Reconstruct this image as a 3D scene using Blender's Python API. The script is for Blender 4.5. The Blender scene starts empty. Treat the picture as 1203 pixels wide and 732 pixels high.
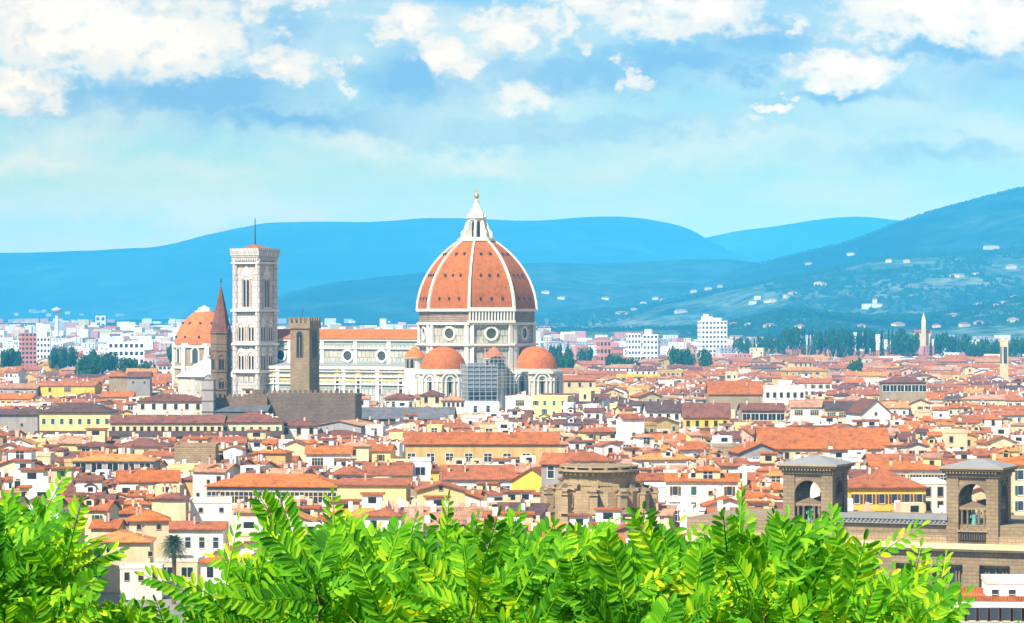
import bpy, math, random, bisect
from math import sin, cos, tan, pi, radians, sqrt, atan2
from mathutils import Vector, Matrix, noise

# ------------------------------------------------------------ camera, sky, sun, exposure
F = 3630.0; CX = 601.5; HY = 375.0; EYE = 55.0     # photo focal length (px), centre column, horizon row, eye height (m)
EXPO = 1.03
SIG = .92e-4; HAZE = (.075, .57, 1.0); BOX_TOP = 800.0; BOX_END = 23600.0    # the air between here and the hills
SUN_AZ = radians(-143); SUN_EL = radians(50)
SUN = Vector((sin(SUN_AZ)*cos(SUN_EL), cos(SUN_AZ)*cos(SUN_EL), sin(SUN_EL)))
sc = bpy.context.scene
COL = sc.collection
cam_d = bpy.data.cameras.new('camera'); cam = bpy.data.objects.new('camera', cam_d); COL.objects.link(cam)
cam.location = (0, 0, EYE); cam.rotation_euler = (radians(90), 0, 0)
cam_d.sensor_width = 36; cam_d.lens = 36*F/1203; cam_d.shift_y = (HY-366)/1203
cam_d.clip_start = 0.5; cam_d.clip_end = 60000
sc.camera = cam
sc.view_settings.view_transform = 'Standard'; sc.view_settings.look = 'None'
sc.view_settings.exposure = EXPO; sc.view_settings.gamma = 1
sc.cycles.max_bounces = 6; sc.cycles.transparent_max_bounces = 8; sc.cycles.volume_bounces = 0
sc.cycles.use_denoising = True

def lin(c):
    return tuple((v/12.92 if v <= .04045 else ((v+.055)/1.055)**2.4) for v in [x/255 for x in c])

world = bpy.data.worlds.new('World'); sc.world = world; world.use_nodes = True
wt = world.node_tree; wt.nodes.clear()
def N(t, typ, **kw):
    n = t.nodes.new(typ)
    for k, v in kw.items(): setattr(n, k, v)
    return n
def mth(t, op, a, b=None, c=None, clamp=False):
    n = t.nodes.new('ShaderNodeMath'); n.operation = op; n.use_clamp = clamp
    for i, v in enumerate((a, b, c)):
        if v is None: continue
        if isinstance(v, (int, float)): n.inputs[i].default_value = v
        else: t.links.new(v, n.inputs[i])
    return n.outputs[0]
def mixc(t, fac, a, b, blend='MIX'):
    n = t.nodes.new('ShaderNodeMix'); n.data_type = 'RGBA'; n.blend_type = blend; n.clamp_factor = True
    for s, v in ((n.inputs[0], fac), (n.inputs[6], a), (n.inputs[7], b)):
        if isinstance(v, (int, float)): s.default_value = v
        elif isinstance(v, tuple): s.default_value = (*v[:3], 1)
        else: t.links.new(v, s)
    return n.outputs[2]
def ramp(t, fac, stops, interp='LINEAR'):
    n = t.nodes.new('ShaderNodeValToRGB'); n.color_ramp.interpolation = interp
    el = n.color_ramp.elements
    while len(el) < len(stops): el.new(0.5)
    for e, (p, c) in zip(el, stops): e.position = p; e.color = (*c[:3], 1)
    if not isinstance(fac, (int, float)): t.links.new(fac, n.inputs[0])
    return n.outputs[0]

AIRK = .62
def build_world():
    t = wt
    out = N(t, 'ShaderNodeOutputWorld'); bg = N(t, 'ShaderNodeBackground'); bg.inputs[1].default_value = 0.1
    sky = N(t, 'ShaderNodeTexSky', sky_type='NISHITA', sun_disc=False)
    sky.sun_elevation = SUN_EL; sky.sun_rotation = SUN_AZ % (2*pi); sky.altitude = 100; sky.dust_density = 1.0
    tc = N(t, 'ShaderNodeTexCoord'); sep = N(t, 'ShaderNodeSeparateXYZ'); t.links.new(tc.outputs['Generated'], sep.inputs[0])
    az = mth(t, 'ARCTAN2', sep.outputs[0], sep.outputs[1]); el = mth(t, 'ARCSINE', sep.outputs[2])
    # degrees of azimuth and elevation on the real sky
    A = mth(t, 'MULTIPLY', az, 180/pi); E = mth(t, 'MULTIPLY', el, 180/pi)
    comb = N(t, 'ShaderNodeCombineXYZ'); t.links.new(A, comb.inputs[0]); t.links.new(E, comb.inputs[1])
    def nz(scale, sx, sy, detail, rough=0.55, off=0.0):
        mp = N(t, 'ShaderNodeMapping'); mp.inputs['Scale'].default_value = (sx, sy, 1); mp.inputs['Location'].default_value = (off, off*.7, off)
        t.links.new(comb.outputs[0], mp.inputs[0])
        n = N(t, 'ShaderNodeTexNoise'); n.inputs['Scale'].default_value = scale; n.inputs['Detail'].default_value = detail
        n.inputs['Roughness'].default_value = rough; t.links.new(mp.outputs[0], n.inputs[0])
        return n
    warp = nz(1.0, 1.1, 1.5, 6, .62, 3.0)
    sub = N(t, 'ShaderNodeVectorMath', operation='SUBTRACT'); t.links.new(warp.outputs['Color'], sub.inputs[0]); sub.inputs[1].default_value = (.5, .5, .5)
    scl = N(t, 'ShaderNodeVectorMath', operation='MULTIPLY'); t.links.new(sub.outputs[0], scl.inputs[0]); scl.inputs[1].default_value = (2.3, 1.5, 0)
    add = N(t, 'ShaderNodeVectorMath', operation='ADD'); t.links.new(comb.outputs[0], add.inputs[0]); t.links.new(scl.outputs[0], add.inputs[1])
    D = 180/pi/F
    def field(blobs, src):
        acc = None
        for (u, v, a, b, k) in blobs:
            s1 = N(t, 'ShaderNodeVectorMath', operation='SUBTRACT'); t.links.new(src, s1.inputs[0]); s1.inputs[1].default_value = ((u-CX)*D, (HY-v)*D, 0)
            s2 = N(t, 'ShaderNodeVectorMath', operation='DIVIDE'); t.links.new(s1.outputs[0], s2.inputs[0]); s2.inputs[1].default_value = (a*D, b*D, 1)
            s3 = N(t, 'ShaderNodeVectorMath', operation='DOT_PRODUCT'); t.links.new(s2.outputs[0], s3.inputs[0]); t.links.new(s2.outputs[0], s3.inputs[1])
            e = mth(t, 'MULTIPLY', mth(t, 'EXPONENT', mth(t, 'MULTIPLY', s3.outputs['Value'], -1.0)), k)
            acc = e if acc is None else mth(t, 'MAXIMUM', acc, e)
        return acc
    white = [(115,30,165,60,1.35),(20,105,64,38,1.2),(205,45,80,50,1.15),(325,80,46,26,1.1),(300,8,26,30,.95),(365,4,60,14,.8),(700,2,80,16,.9),(400,88,18,20,.8),(400,10,30,16,.6),
             (480,32,42,26,1.1),(525,62,36,22,1.05),(600,32,46,28,1.1),(665,35,20,26,.7),(612,116,56,24,.72),(742,86,15,20,.8),(470,78,20,12,.5),(690,60,16,18,.5),(345,62,40,22,.8),(790,12,105,34,1.25),
             (930,24,20,15,.7),(985,80,76,24,1.25),(900,120,24,9,1.0),(1100,14,115,34,1.3),(1190,30,60,32,1.2),(895,145,30,16,.4),(-200,60,150,60,1.2),(1450,80,170,45,1.2),(-420,150,120,30,1.1)]
    veil = [(330,60,110,60,.8),(560,60,120,50,.9),(860,60,60,50,.5),(1010,60,120,60,.7),(1150,60,90,50,.8),(130,140,120,26,.7),(480,140,120,30,.5),(40,190,80,22,1.0),(105,165,60,18,.6),(425,170,60,18,.95),(560,186,80,18,.9),(900,165,150,26,.75),(620,150,90,20,.6),(230,240,200,22,.5),(780,188,60,14,.5),(230,205,140,20,.55),(620,118,120,34,.6),(700,55,60,30,.5),(400,40,60,50,.5),(1100,98,60,16,.4),(1160,150,90,22,.45)]
    dark = [(240,112,120,26,1.0),(120,118,110,24,.7),(480,96,62,36,.95),(590,75,60,22,.6),(330,138,150,20,.9),(690,85,140,22,.75),(800,72,120,20,1.0),(900,45,90,26,.9),(880,88,22,12,.8),(985,112,90,10,.85),(1110,62,130,18,.9),(1180,90,70,24,.7),(950,60,50,20,.6),(640,160,160,10,.4),(285,30,10,40,.6),(340,35,26,26,.7),(700,150,240,12,.4),(60,135,90,16,.6),(1100,180,140,12,.45)]
    fw = field(white, add.outputs[0]); fv = field(veil, add.outputs[0]); fd = field(dark, add.outputs[0])
    fine = nz(1.0, 2.2, 3.4, 7, .6, 11.0).outputs[0]; soft = nz(1.0, .33, 1.1, 5, .55, 7.0).outputs[0]
    # cloud body: hard sunlit edge broken by fine noise
    w = mth(t, 'ADD', fw, mth(t, 'MULTIPLY', mth(t, 'SUBTRACT', fine, .5), .9))
    mr = N(t, 'ShaderNodeMapRange', interpolation_type='SMOOTHSTEP'); t.links.new(w, mr.inputs[0]); mr.inputs[1].default_value = .24; mr.inputs[2].default_value = .66
    wmask = mr.outputs[0]
    Es = mth(t, 'DIVIDE', E, 8.0, clamp=True)
    k = 10/2**EXPO
    def C(c): return lin(c)
    base = ramp(t, Es, [(0, lin((176,252,255))), (.2, lin((182,246,255))), (.36, lin((176,238,254))), (.5, lin((162,230,254))), (.66, lin((142,215,254))), (1, lin((118,198,252)))])
    veilm = mth(t, 'MULTIPLY', mth(t, 'MULTIPLY', fv, mth(t, 'ADD', soft, .35)), 1.0, clamp=True)
    darkm = mth(t, 'MULTIPLY', mth(t, 'MULTIPLY', fd, mth(t, 'ADD', mth(t, 'MULTIPLY', soft, .9),   .55)), 1.15, clamp=True)
    col = mixc(t, veilm, base, C((232,250,255)))
    s2 = N(t, 'ShaderNodeMapRange'); t.links.new(soft, s2.inputs[0]); s2.inputs[1].default_value = .44; s2.inputs[2].default_value = .68; s2.inputs[4].default_value = .55
    col = mixc(t, s2.outputs[0], col, C((215,243,254)))
    col = mixc(t, darkm, col, C((136,204,250)))
    edge = mth(t, 'ADD', mth(t, 'MULTIPLY', wmask, .75), mth(t, 'MULTIPLY', mth(t, 'SUBTRACT', w, .7, clamp=True), .8), clamp=True)
    puff = nz(1.0, 1.3, 2.0, 5, .6, 23.0).outputs[0]
    wcol = ramp(t, puff, [(.36, lin((206,232,250))), (.48, (1, 1, 1))])
    col = mixc(t, edge, col, mixc(t, mth(t, 'SUBTRACT', w, .85, clamp=True), wcol, (1.15, 1.15, 1.15)))
    # the bank of sky and cloud stands behind the air: what leaves it is what reaches the eye less the air's own light
    sE = mth(t, 'MAXIMUM', mth(t, 'SINE', el), .002)
    path = mth(t, 'MINIMUM', mth(t, 'DIVIDE', BOX_TOP-EYE, sE), BOX_END)
    T = mth(t, 'EXPONENT', mth(t, 'MULTIPLY', path, -SIG))
    air = tuple(AIRK*v*2**EXPO for v in HAZE)
    sub2 = N(t, 'ShaderNodeVectorMath', operation='SUBTRACT'); t.links.new(col, sub2.inputs[0])
    sca = N(t, 'ShaderNodeVectorMath', operation='SCALE'); sca.inputs[0].default_value = air; t.links.new(mth(t, 'SUBTRACT', 1.0, T), sca.inputs['Scale']); t.links.new(sca.outputs[0], sub2.inputs[1])
    dv = N(t, 'ShaderNodeVectorMath', operation='SCALE'); t.links.new(sub2.outputs[0], dv.inputs[0]); t.links.new(mth(t, 'DIVIDE', k, T), dv.inputs['Scale'])
    mxv = N(t, 'ShaderNodeVectorMath', operation='MAXIMUM'); t.links.new(dv.outputs[0], mxv.inputs[0]); mxv.inputs[1].default_value = (0, 0, 0)
    col = mxv.outputs[0]
    # high sky is the Nishita sky with broken cumulus, low sky the bank of distant cloud
    cum = N(t, 'ShaderNodeTexNoise'); cum.inputs['Scale'].default_value = 3.2; cum.inputs['Detail'].default_value = 8; t.links.new(tc.outputs['Generated'], cum.inputs[0])
    cm = N(t, 'ShaderNodeMapRange', interpolation_type='SMOOTHSTEP'); t.links.new(cum.outputs[0], cm.inputs[0]); cm.inputs[1].default_value = .5; cm.inputs[2].default_value = .62
    high = mixc(t, cm.outputs[0], sky.outputs[0], tuple(v*k*.55 for v in lin((235,243,250))))
    hm = N(t, 'ShaderNodeMapRange', interpolation_type='SMOOTHSTEP'); t.links.new(E, hm.inputs[0]); hm.inputs[1].default_value = 7.5; hm.inputs[2].default_value = 16
    fin = mixc(t, hm.outputs[0], col, high)
    t.links.new(fin, bg.inputs[0]); t.links.new(bg.outputs[0], out.inputs[0])
build_world()

sd = bpy.data.lights.new('sun', 'SUN'); sd.energy = 5.0; sd.angle = radians(.53); sd.color = (1, .955, .88)
so = bpy.data.objects.new('sun', sd); COL.objects.link(so); so.rotation_euler = SUN.to_track_quat('Z', 'Y').to_euler(); so.location = (0, 0, 3000)

# ------------------------------------------------------------ helpers
rnd = random.Random(7)
def PX(px, Y): return (px-CX)/F*Y
def PZ(py, Y): return EYE-(py-HY)/F*Y
def SX(x, Y): return CX+x/Y*F
def SY(z, Y): return HY+(EYE-z)/Y*F
def smooth(t): t = max(0, min(1, t)); return t*t*(3-2*t)

class MB:
    """collects faces, with a current transform, and links them as one mesh"""
    def __init__(s): s.v = []; s.f = []; s.m = []; s.uv = []; s.x = (1, 0, 0, 0, 0); s.sm = []
    def at(s, x=0, y=0, z=0, rot=0): s.x = (cos(rot), sin(rot), x, y, z); return s
    def pt(s, p):
        c, n, x, y, z = s.x
        s.v.append((p[0]*c-p[1]*n+x, p[0]*n+p[1]*c+y, p[2]+z)); return len(s.v)-1
    def face(s, pts, m=0, uv=None):
        s.f.append([s.pt(p) for p in pts]); s.m.append(m)
        s.uv.append(uv if uv else [(0, 0)]*len(pts)); s.sm.append(False)
    def wall(s, a, b, z0, z1, m=0, u0=0):
        """vertical quad from a to b (outside on the right hand of a->b)"""
        L = math.hypot(b[0]-a[0], b[1]-a[1])
        s.face([(a[0], a[1], z0), (b[0], b[1], z0), (b[0], b[1], z1), (a[0], a[1], z1)], m, [(u0, z0), (u0+L, z0), (u0+L, z1), (u0, z1)])
    def grid(s, rows, m=0, smooth=True, closed=False, uvs=None):
        idx = [[s.pt(p) for p in r] for r in rows]
        for i in range(len(rows)-1):
            n = len(rows[i]); rng = range(n if closed else n-1)
            for j in rng:
                k = (j+1) % n
                s.f.append([idx[i][j], idx[i][k], idx[i+1][k], idx[i+1][j]]); s.m.append(m); s.sm.append(smooth)
                if uvs: s.uv.append([uvs[i][j], uvs[i][k], uvs[i+1][k], uvs[i+1][j]])
                else: s.uv.append([(0, 0)]*4)
    def box(s, x0, x1, y0, y1, z0, z1, m=0, bottom=True):
        s.wall((x0, y0), (x1, y0), z0, z1, m); s.wall((x1, y0), (x1, y1), z0, z1, m)
        s.wall((x1, y1), (x0, y1), z0, z1, m); s.wall((x0, y1), (x0, y0), z0, z1, m)
        s.face([(x0, y0, z1), (x1, y0, z1), (x1, y1, z1), (x0, y1, z1)], m, [(x0, y0), (x1, y0), (x1, y1), (x0, y1)])
        if bottom: s.face([(x0, y1, z0), (x1, y1, z0), (x1, y0, z0), (x0, y0, z0)], m)
    def prism(s, pts, z0, z1, m=0, top=True, bot=False, cap=None):
        n = len(pts); u = 0
        for i in range(n):
            a, b = pts[i], pts[(i+1) % n]; s.wall(a, b, z0, z1, m, u); u += math.hypot(b[0]-a[0], b[1]-a[1])
        if top: s.face([(p[0], p[1], z1) for p in pts], m if cap is None else cap)
        if bot: s.face([(p[0], p[1], z0) for p in reversed(pts)], m)
    def frustum(s, pa, za, pb, zb, m=0):
        n = len(pa)
        for i in range(n):
            j = (i+1) % n; L = math.hypot(pa[j][0]-pa[i][0], pa[j][1]-pa[i][1]); h = sqrt((zb-za)**2+(pa[i][0]-pb[i][0])**2+(pa[i][1]-pb[i][1])**2)
            s.face([(*pa[i], za), (*pa[j], za), (*pb[j], zb), (*pb[i], zb)], m, [(0, 0), (L, 0), (L*.6, h), (L*.4, h)])
    def cone(s, pts, z0, apex, m=0):
        n = len(pts)
        for i in range(n):
            j = (i+1) % n; L = math.hypot(pts[j][0]-pts[i][0], pts[j][1]-pts[i][1]); h = sqrt((apex[2]-z0)**2+(pts[i][0]-apex[0])**2+(pts[i][1]-apex[1])**2)
            s.face([(*pts[i], z0), (*pts[j], z0), apex], m, [(0, 0), (L, 0), (L/2, h)])
    def tube(s, path, rad, n=6, m=0, smooth=True):
        rows = []
        for i, p in enumerate(path):
            p = Vector(p); a = Vector(path[max(0, i-1)]); b = Vector(path[min(len(path)-1, i+1)])
            d = (b-a).normalized(); q = d.orthogonal().normalized()
            ref = Vector((0.13, .97, .2)); q = (ref-d*ref.dot(d)).normalized(); w = d.cross(q)
            r = rad[i] if isinstance(rad, (list, tuple)) else rad
            rows.append([tuple(p+q*(r*cos(2*pi*k/n))+w*(r*sin(2*pi*k/n))) for k in range(n)])
        s.grid(rows, m, smooth, True)
    def lathe(s, prof, n=16, m=0, cx=0, cy=0, smooth=True):
        s.grid([[(cx+r*cos(2*pi*k/n), cy+r*sin(2*pi*k/n), z) for k in range(n)] for r, z in prof], m, smooth, True)
    def mesh(s, name, mats):
        me = bpy.data.meshes.new(name)
        me.from_pydata(s.v, [], s.f)
        for mt in mats: me.materials.append(mt)
        me.polygons.foreach_set('material_index', s.m)
        me.polygons.foreach_set('use_smooth', s.sm)
        ul = me.uv_layers.new(name='UVMap'); flat = [c for f in s.uv for p in f for c in p]
        ul.data.foreach_set('uv', flat); me.update(); return me
    def build(s, name, mats, parent=None, loc=(0, 0, 0), rot=0):
        return link(name, s.mesh(name, mats), parent, loc, rot)
def link(name, me, parent=None, loc=(0, 0, 0), rot=0):
    o = bpy.data.objects.new(name, me); COL.objects.link(o)
    o.parent = parent; o.location = loc; o.rotation_euler = (0, 0, rot); return o
def tag(o, label=None, cat=None, group=None, kind=None):
    if label: o['label'] = label
    if cat: o['category'] = cat
    if group: o['group'] = group
    if kind: o['kind'] = kind
    return o
def thing(name, label, cat, loc, rot=0, group=None):
    return tag(link(name, None, None, loc, rot), label, cat, group)
def ngon(n, r, a0=0, cx=0, cy=0):
    """counter-clockwise polygon; a0 is the direction of the first corner"""
    return [(cx+r*cos(a0+2*pi*i/n), cy+r*sin(a0+2*pi*i/n)) for i in range(n)]

# ------------------------------------------------------------ materials
MAT = {}
def newmat(name):
    m = bpy.data.materials.new(name); m.use_nodes = True; MAT[name] = m
    t = m.node_tree; return m, t, t.nodes['Principled BSDF']
def noise_n(t, vec, scale, detail=4, rough=.55):
    n = N(t, 'ShaderNodeTexNoise'); n.inputs['Scale'].default_value = scale; n.inputs['Detail'].default_value = detail
    n.inputs['Roughness'].default_value = rough; t.links.new(vec, n.inputs[0]); return n.outputs[0]
def tint(c, f): return tuple(min(1, v*f) for v in c)
def plaster(name, c, grime=.75, scale=.35, rough=.9, vary=.12):
    m, t, b = newmat(name); b.inputs['Roughness'].default_value = rough; b.inputs['Specular IOR Level'].default_value = .2
    geo = N(t, 'ShaderNodeNewGeometry'); oi = N(t, 'ShaderNodeObjectInfo')
    mp = N(t, 'ShaderNodeMapping'); mp.inputs['Scale'].default_value = (1, 1, .3); t.links.new(geo.outputs['Position'], mp.inputs[0])
    n = noise_n(t, mp.outputs[0], scale, 6, .65)
    base = mixc(t, oi.outputs['Random'], tint(c, 1-vary), tint(c, 1+vary*.5))
    col = mixc(t, ramp(t, n, [(.38, (1, 1, 1)), (.62, (0, 0, 0))]), base, tint((c[0], c[1]*.97, c[2]*.92), grime))
    t.links.new(col, b.inputs['Base Color']); return m
def masonry(name, c, c2, mortar, bw=1.2, bh=.5, ms=.04, grime=.7, rough=.9):
    m, t, b = newmat(name); b.inputs['Roughness'].default_value = rough; b.inputs['Specular IOR Level'].default_value = .2
    uv = N(t, 'ShaderNodeUVMap'); br = N(t, 'ShaderNodeTexBrick'); t.links.new(uv.outputs[0], br.inputs['Vector'])
    br.inputs['Color1'].default_value = (*c, 1); br.inputs['Color2'].default_value = (*c2, 1); br.inputs['Mortar'].default_value = (*mortar, 1)
    br.inputs['Scale'].default_value = 1; br.inputs['Brick Width'].default_value = bw; br.inputs['Row Height'].default_value = bh; br.inputs['Mortar Size'].default_value = ms
    geo = N(t, 'ShaderNodeNewGeometry'); n = noise_n(t, geo.outputs['Position'], .22, 7, .7)
    g = ramp(t, n, [(.35, (1, 1, 1)), (.7, (grime, grime, grime))])
    t.links.new(mixc(t, 1.0, br.outputs['Color'], g, 'MULTIPLY'), b.inputs['Base Color']); return m
def tiles(name, c, c2, dark=.62, per=.42):
    m, t, b = newmat(name); b.inputs['Roughness'].default_value = .85; b.inputs['Specular IOR Level'].default_value = .15
    uv = N(t, 'ShaderNodeUVMap'); sp = N(t, 'ShaderNodeSeparateXYZ'); t.links.new(uv.outputs[0], sp.inputs[0])
    geo = N(t, 'ShaderNodeNewGeometry'); oi = N(t, 'ShaderNodeObjectInfo')
    cell = N(t, 'ShaderNodeCombineXYZ')
    t.links.new(mth(t, 'FLOOR', mth(t, 'DIVIDE', sp.outputs[0], per)), cell.inputs[0]); t.links.new(mth(t, 'FLOOR', mth(t, 'DIVIDE', sp.outputs[1], per*1.6)), cell.inputs[1])
    t.links.new(oi.outputs['Random'], cell.inputs[2])
    wn = N(t, 'ShaderNodeTexWhiteNoise'); t.links.new(cell.outputs[0], wn.inputs[0])
    big = noise_n(t, geo.outputs['Position'], .12, 8, .68)
    f = mth(t, 'ADD', mth(t, 'MULTIPLY', wn.outputs['Value'], .5), mth(t, 'MULTIPLY', mth(t, 'SUBTRACT', big, .5), 2.2), clamp=True)
    base = mixc(t, oi.outputs['Random'], tint(c, .82), tint(c, 1.15))
    col = mixc(t, f, base, c2)
    ridge = mth(t, 'MULTIPLY', mth(t, 'ADD', mth(t, 'SINE', mth(t, 'MULTIPLY', sp.outputs[0], 2*pi/per)), 1), .5)
    lich = ramp(t, noise_n(t, geo.outputs['Position'], .5, 6, .7), [(.46, (1, 1, 1)), (.68, (dark*.8, dark*.78, dark*.74))])
    col = mixc(t, 1.0, col, lich, 'MULTIPLY')
    bp = N(t, 'ShaderNodeBump'); bp.inputs['Strength'].default_value = .6; bp.inputs['Distance'].default_value = .12
    t.links.new(ridge, bp.inputs['Height']); t.links.new(bp.outputs[0], b.inputs['Normal'])
    t.links.new(col, b.inputs['Base Color']); return m
def plain(name, c, rough=.6, spec=.4, metal=0, var=.15, scale=2.0):
    m, t, b = newmat(name); b.inputs['Roughness'].default_value = rough; b.inputs['Specular IOR Level'].default_value = spec; b.inputs['Metallic'].default_value = metal
    geo = N(t, 'ShaderNodeNewGeometry'); n = noise_n(t, geo.outputs['Position'], scale, 5, .6)
    t.links.new(mixc(t, n, tint(c, 1-var), tint(c, 1+var)), b.inputs['Base Color']); return m

WALLS = [('white', (.76, .71, .60)), ('cream', (.72, .58, .34)), ('pale_yellow', (.80, .62, .26)), ('ochre', (.60, .40, .15)), ('tan_stone', (.40, .30, .18)),
         ('grey', (.36, .33, .31)), ('pink', (.70, .44, .33)), ('bright_white', (.88, .86, .80)), ('yellow', (.82, .52, .06))]
for n_, c_ in WALLS: plaster('wall_'+n_, c_)
ROOFS = [('orange', (.47, .135, .026), (.27, .08, .026)), ('terracotta', (.37, .115, .042), (.22, .075, .036)), ('red_brown', (.20, .072, .045), (.12, .055, .04)),
         ('faded_pink', (.45, .23, .13), (.28, .13, .07)), ('dark_brown', (.11, .06, .05), (.07, .045, .04)), ('amber', (.55, .24, .06), (.32, .13, .04))]
for n_, c_, d_ in ROOFS: tiles('roof_'+n_, c_, d_)
masonry('marble', (.56, .51, .41), (.46, .40, .30), (.24, .29, .25), 2.2, 3.4, .22, .6)
masonry('tower_marble', (.70, .65, .58), (.58, .50, .44), (.36, .33, .31), 1.55, 2.7, .18, .72)
masonry('marble_fine', (.66, .60, .48), (.56, .47, .34), (.42, .40, .34), 1.7, 2.3, .12, .72)
masonry('brown_stone', (.27, .17, .095), (.20, .13, .08), (.13, .09, .06), 1.4, .6, .05)
masonry('tan_block', (.44, .31, .16), (.36, .25, .13), (.22, .15, .09), 1.3, .6, .05, .72)
masonry('library_stone', (.33, .235, .125), (.26, .185, .105), (.15, .11, .07), 1.6, .62, .04, .66)
masonry('golden_stone', (.48, .345, .175), (.40, .28, .14), (.28, .19, .10), 1.3, .6, .04, .7)
masonry('dark_stone', (.235, .165, .105), (.18, .125, .085), (.07, .055, .05), 1.2, .5, .05)
masonry('raw_brick', (.32, .20, .13), (.40, .27, .18), (.18, .13, .1), 1.2, .9, .12)
tiles('dome_tile', (.44, .125, .022), (.34, .092, .02), .8, .9)
tiles('orange_dome_tile', (.55, .15, .03), (.38, .10, .03), .8, .8)
tiles('spire_tile', (.22, .09, .06), (.13, .06, .05), .7, .5)
tiles('grey_slate', (.13, .12, .12), (.08, .08, .085), .7, .5)
plain('green_marble', (.26, .33, .29), .6, .3, 0, .2, .6)
plain('white_stone', (.68, .64, .54), .7, .3, 0, .05)
plain('white_roof', (.85, .85, .83), .6, .3, 0, .04, .4)
plain('lead', (.22, .215, .20), .6, .4, 0, .25, .6)
plain('dark_opening', (.018, .016, .016), .35, .5, 0, .3)
plain('glass_dark', (.03, .04, .055), .12, .8, 0, .3)
plain('green_shutter', (.03, .10, .075), .6, .3)
plain('brown_shutter', (.11, .055, .03), .6, .3)
plain('grey_shutter', (.22, .22, .22), .6, .3)
plain('bronze_green', (.12, .30, .24), .5, .5, .2, .3, 6)
plain('gold', (.75, .5, .12), .3, .6, .8)
plain('iron', (.05, .05, .055), .5, .5)
plain('scaffold_net', (.20, .22, .24), .8, .2, 0, .25, .5)
plain('scaffold_pole', (.42, .42, .42), .5, .4)
plain('modern_pink', (.55, .22, .18), .8, .2, 0, .1, .1)
plain('modern_white', (.82, .82, .82), .8, .2, 0, .06, .1)
plain('modern_grey', (.38, .38, .42), .8, .2, 0, .1, .1)
plain('bark', (.10, .07, .045), .9, .2, 0, .4, 12)
plain('palm_bark', (.14, .095, .06), .9, .2, 0, .4, 3)

def leafmat(name, stops, transl=.45, rough=.6, spec=.14):
    m, t, b = newmat(name)
    geo = N(t, 'ShaderNodeNewGeometry'); big = noise_n(t, geo.outputs['Position'], 2.2, 3)
    f = mth(t, 'ADD', mth(t, 'MULTIPLY', geo.outputs['Random Per Island'], .6), mth(t, 'MULTIPLY', mth(t, 'SUBTRACT', big, .3), 1.0), clamp=True)
    col = ramp(t, f, stops)
    t.links.new(col, b.inputs['Base Color']); b.inputs['Roughness'].default_value = rough; b.inputs['Specular IOR Level'].default_value = spec
    tr = N(t, 'ShaderNodeBsdfTranslucent'); t.links.new(mixc(t, 1.0, col, (1.0, 1.0, .35), 'MULTIPLY'), tr.inputs[0])
    mx = N(t, 'ShaderNodeMixShader'); mx.inputs[0].default_value = transl
    t.links.new(b.outputs[0], mx.inputs[1]); t.links.new(tr.outputs[0], mx.inputs[2]); t.links.new(mx.outputs[0], t.nodes['Material Output'].inputs[0]); return m
leafmat('locust_leaf', [(0, (.02, .12, .01)), (.25, (.06, .26, .012)), (.48, (.13, .43, .015)), (.68, (.28, .60, .018)), (.82, (.55, .72, .02)), (.96, (.84, .80, .03)), (1, (.50, .36, .08))], .55)
leafmat('tree_leaf', [(0, (.012, .05, .02)), (.6, (.03, .10, .03)), (1, (.06, .15, .035))], .2)
leafmat('cypress_leaf', [(0, (.006, .026, .018)), (1, (.02, .055, .028))], .05, .95, .02)
leafmat('palm_leaf', [(0, (.025, .06, .03)), (1, (.09, .14, .06))], .25)

def groundmat():
    m, t, b = newmat('ground'); geo = N(t, 'ShaderNodeNewGeometry'); sp = N(t, 'ShaderNodeSeparateXYZ'); t.links.new(geo.outputs['Position'], sp.inputs[0])
    n = noise_n(t, geo.outputs['Position'], .03, 8, .65); f = noise_n(t, geo.outputs['Position'], .004, 5)
    town = ramp(t, n, [(.35, (.10, .09, .08)), (.5, (.22, .19, .15)), (.65, (.07, .08, .05))])
    plainc = ramp(t, f, [(.4, (.05, .09, .03)), (.55, (.16, .15, .10)), (.7, (.04, .08, .03))])
    far = N(t, 'ShaderNodeMapRange'); t.links.new(sp.outputs[1], far.inputs[0]); far.inputs[1].default_value = 3000; far.inputs[2].default_value = 5000
    near = N(t, 'ShaderNodeMapRange'); t.links.new(sp.outputs[2], near.inputs[0]); near.inputs[1].default_value = 2; near.inputs[2].default_value = 8
    c = mixc(t, far.outputs[0], town, plainc)
    c = mixc(t, near.outputs[0], c, ramp(t, n, [(.4, (.03, .07, .02)), (.6, (.08, .12, .035))]))
    t.links.new(c, b.inputs['Base Color']); b.inputs['Roughness'].default_value = .95; return m
groundmat()
def hillmat(name, wood, field, scale, lo=.45, hi=.6, third=None):
    m, t, b = newmat(name); geo = N(t, 'ShaderNodeNewGeometry')
    n = noise_n(t, geo.outputs['Position'], scale, 9, .62); n2 = noise_n(t, geo.outputs['Position'], scale*9, 6, .7)
    mp = N(t, 'ShaderNodeMapping'); mp.inputs['Scale'].default_value = (scale*.5, scale*.25, scale*7); t.links.new(geo.outputs['Position'], mp.inputs[0])
    n3 = noise_n(t, mp.outputs[0], 1, 4)
    f = mth(t, 'ADD', mth(t, 'MULTIPLY', n, .6), mth(t, 'MULTIPLY', n3, .4))
    c = mixc(t, ramp(t, f, [(lo, (0, 0, 0)), (hi, (1, 1, 1))]), wood, field)
    if third: c = mixc(t, ramp(t, n3, [(.58, (0, 0, 0)), (.66, (1, 1, 1))]), c, third)
    c = mixc(t, ramp(t, n2, [(.35, (0, 0, 0)), (.65, (1, 1, 1))]), tint(wood, .8), c)
    t.links.new(c, b.inputs['Base Color']); b.inputs['Roughness'].default_value = 1; b.inputs['Specular IOR Level'].default_value = 0; return m
hillmat('far_hill', (.004, .02, .025), (.07, .12, .08), .0009)
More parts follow.
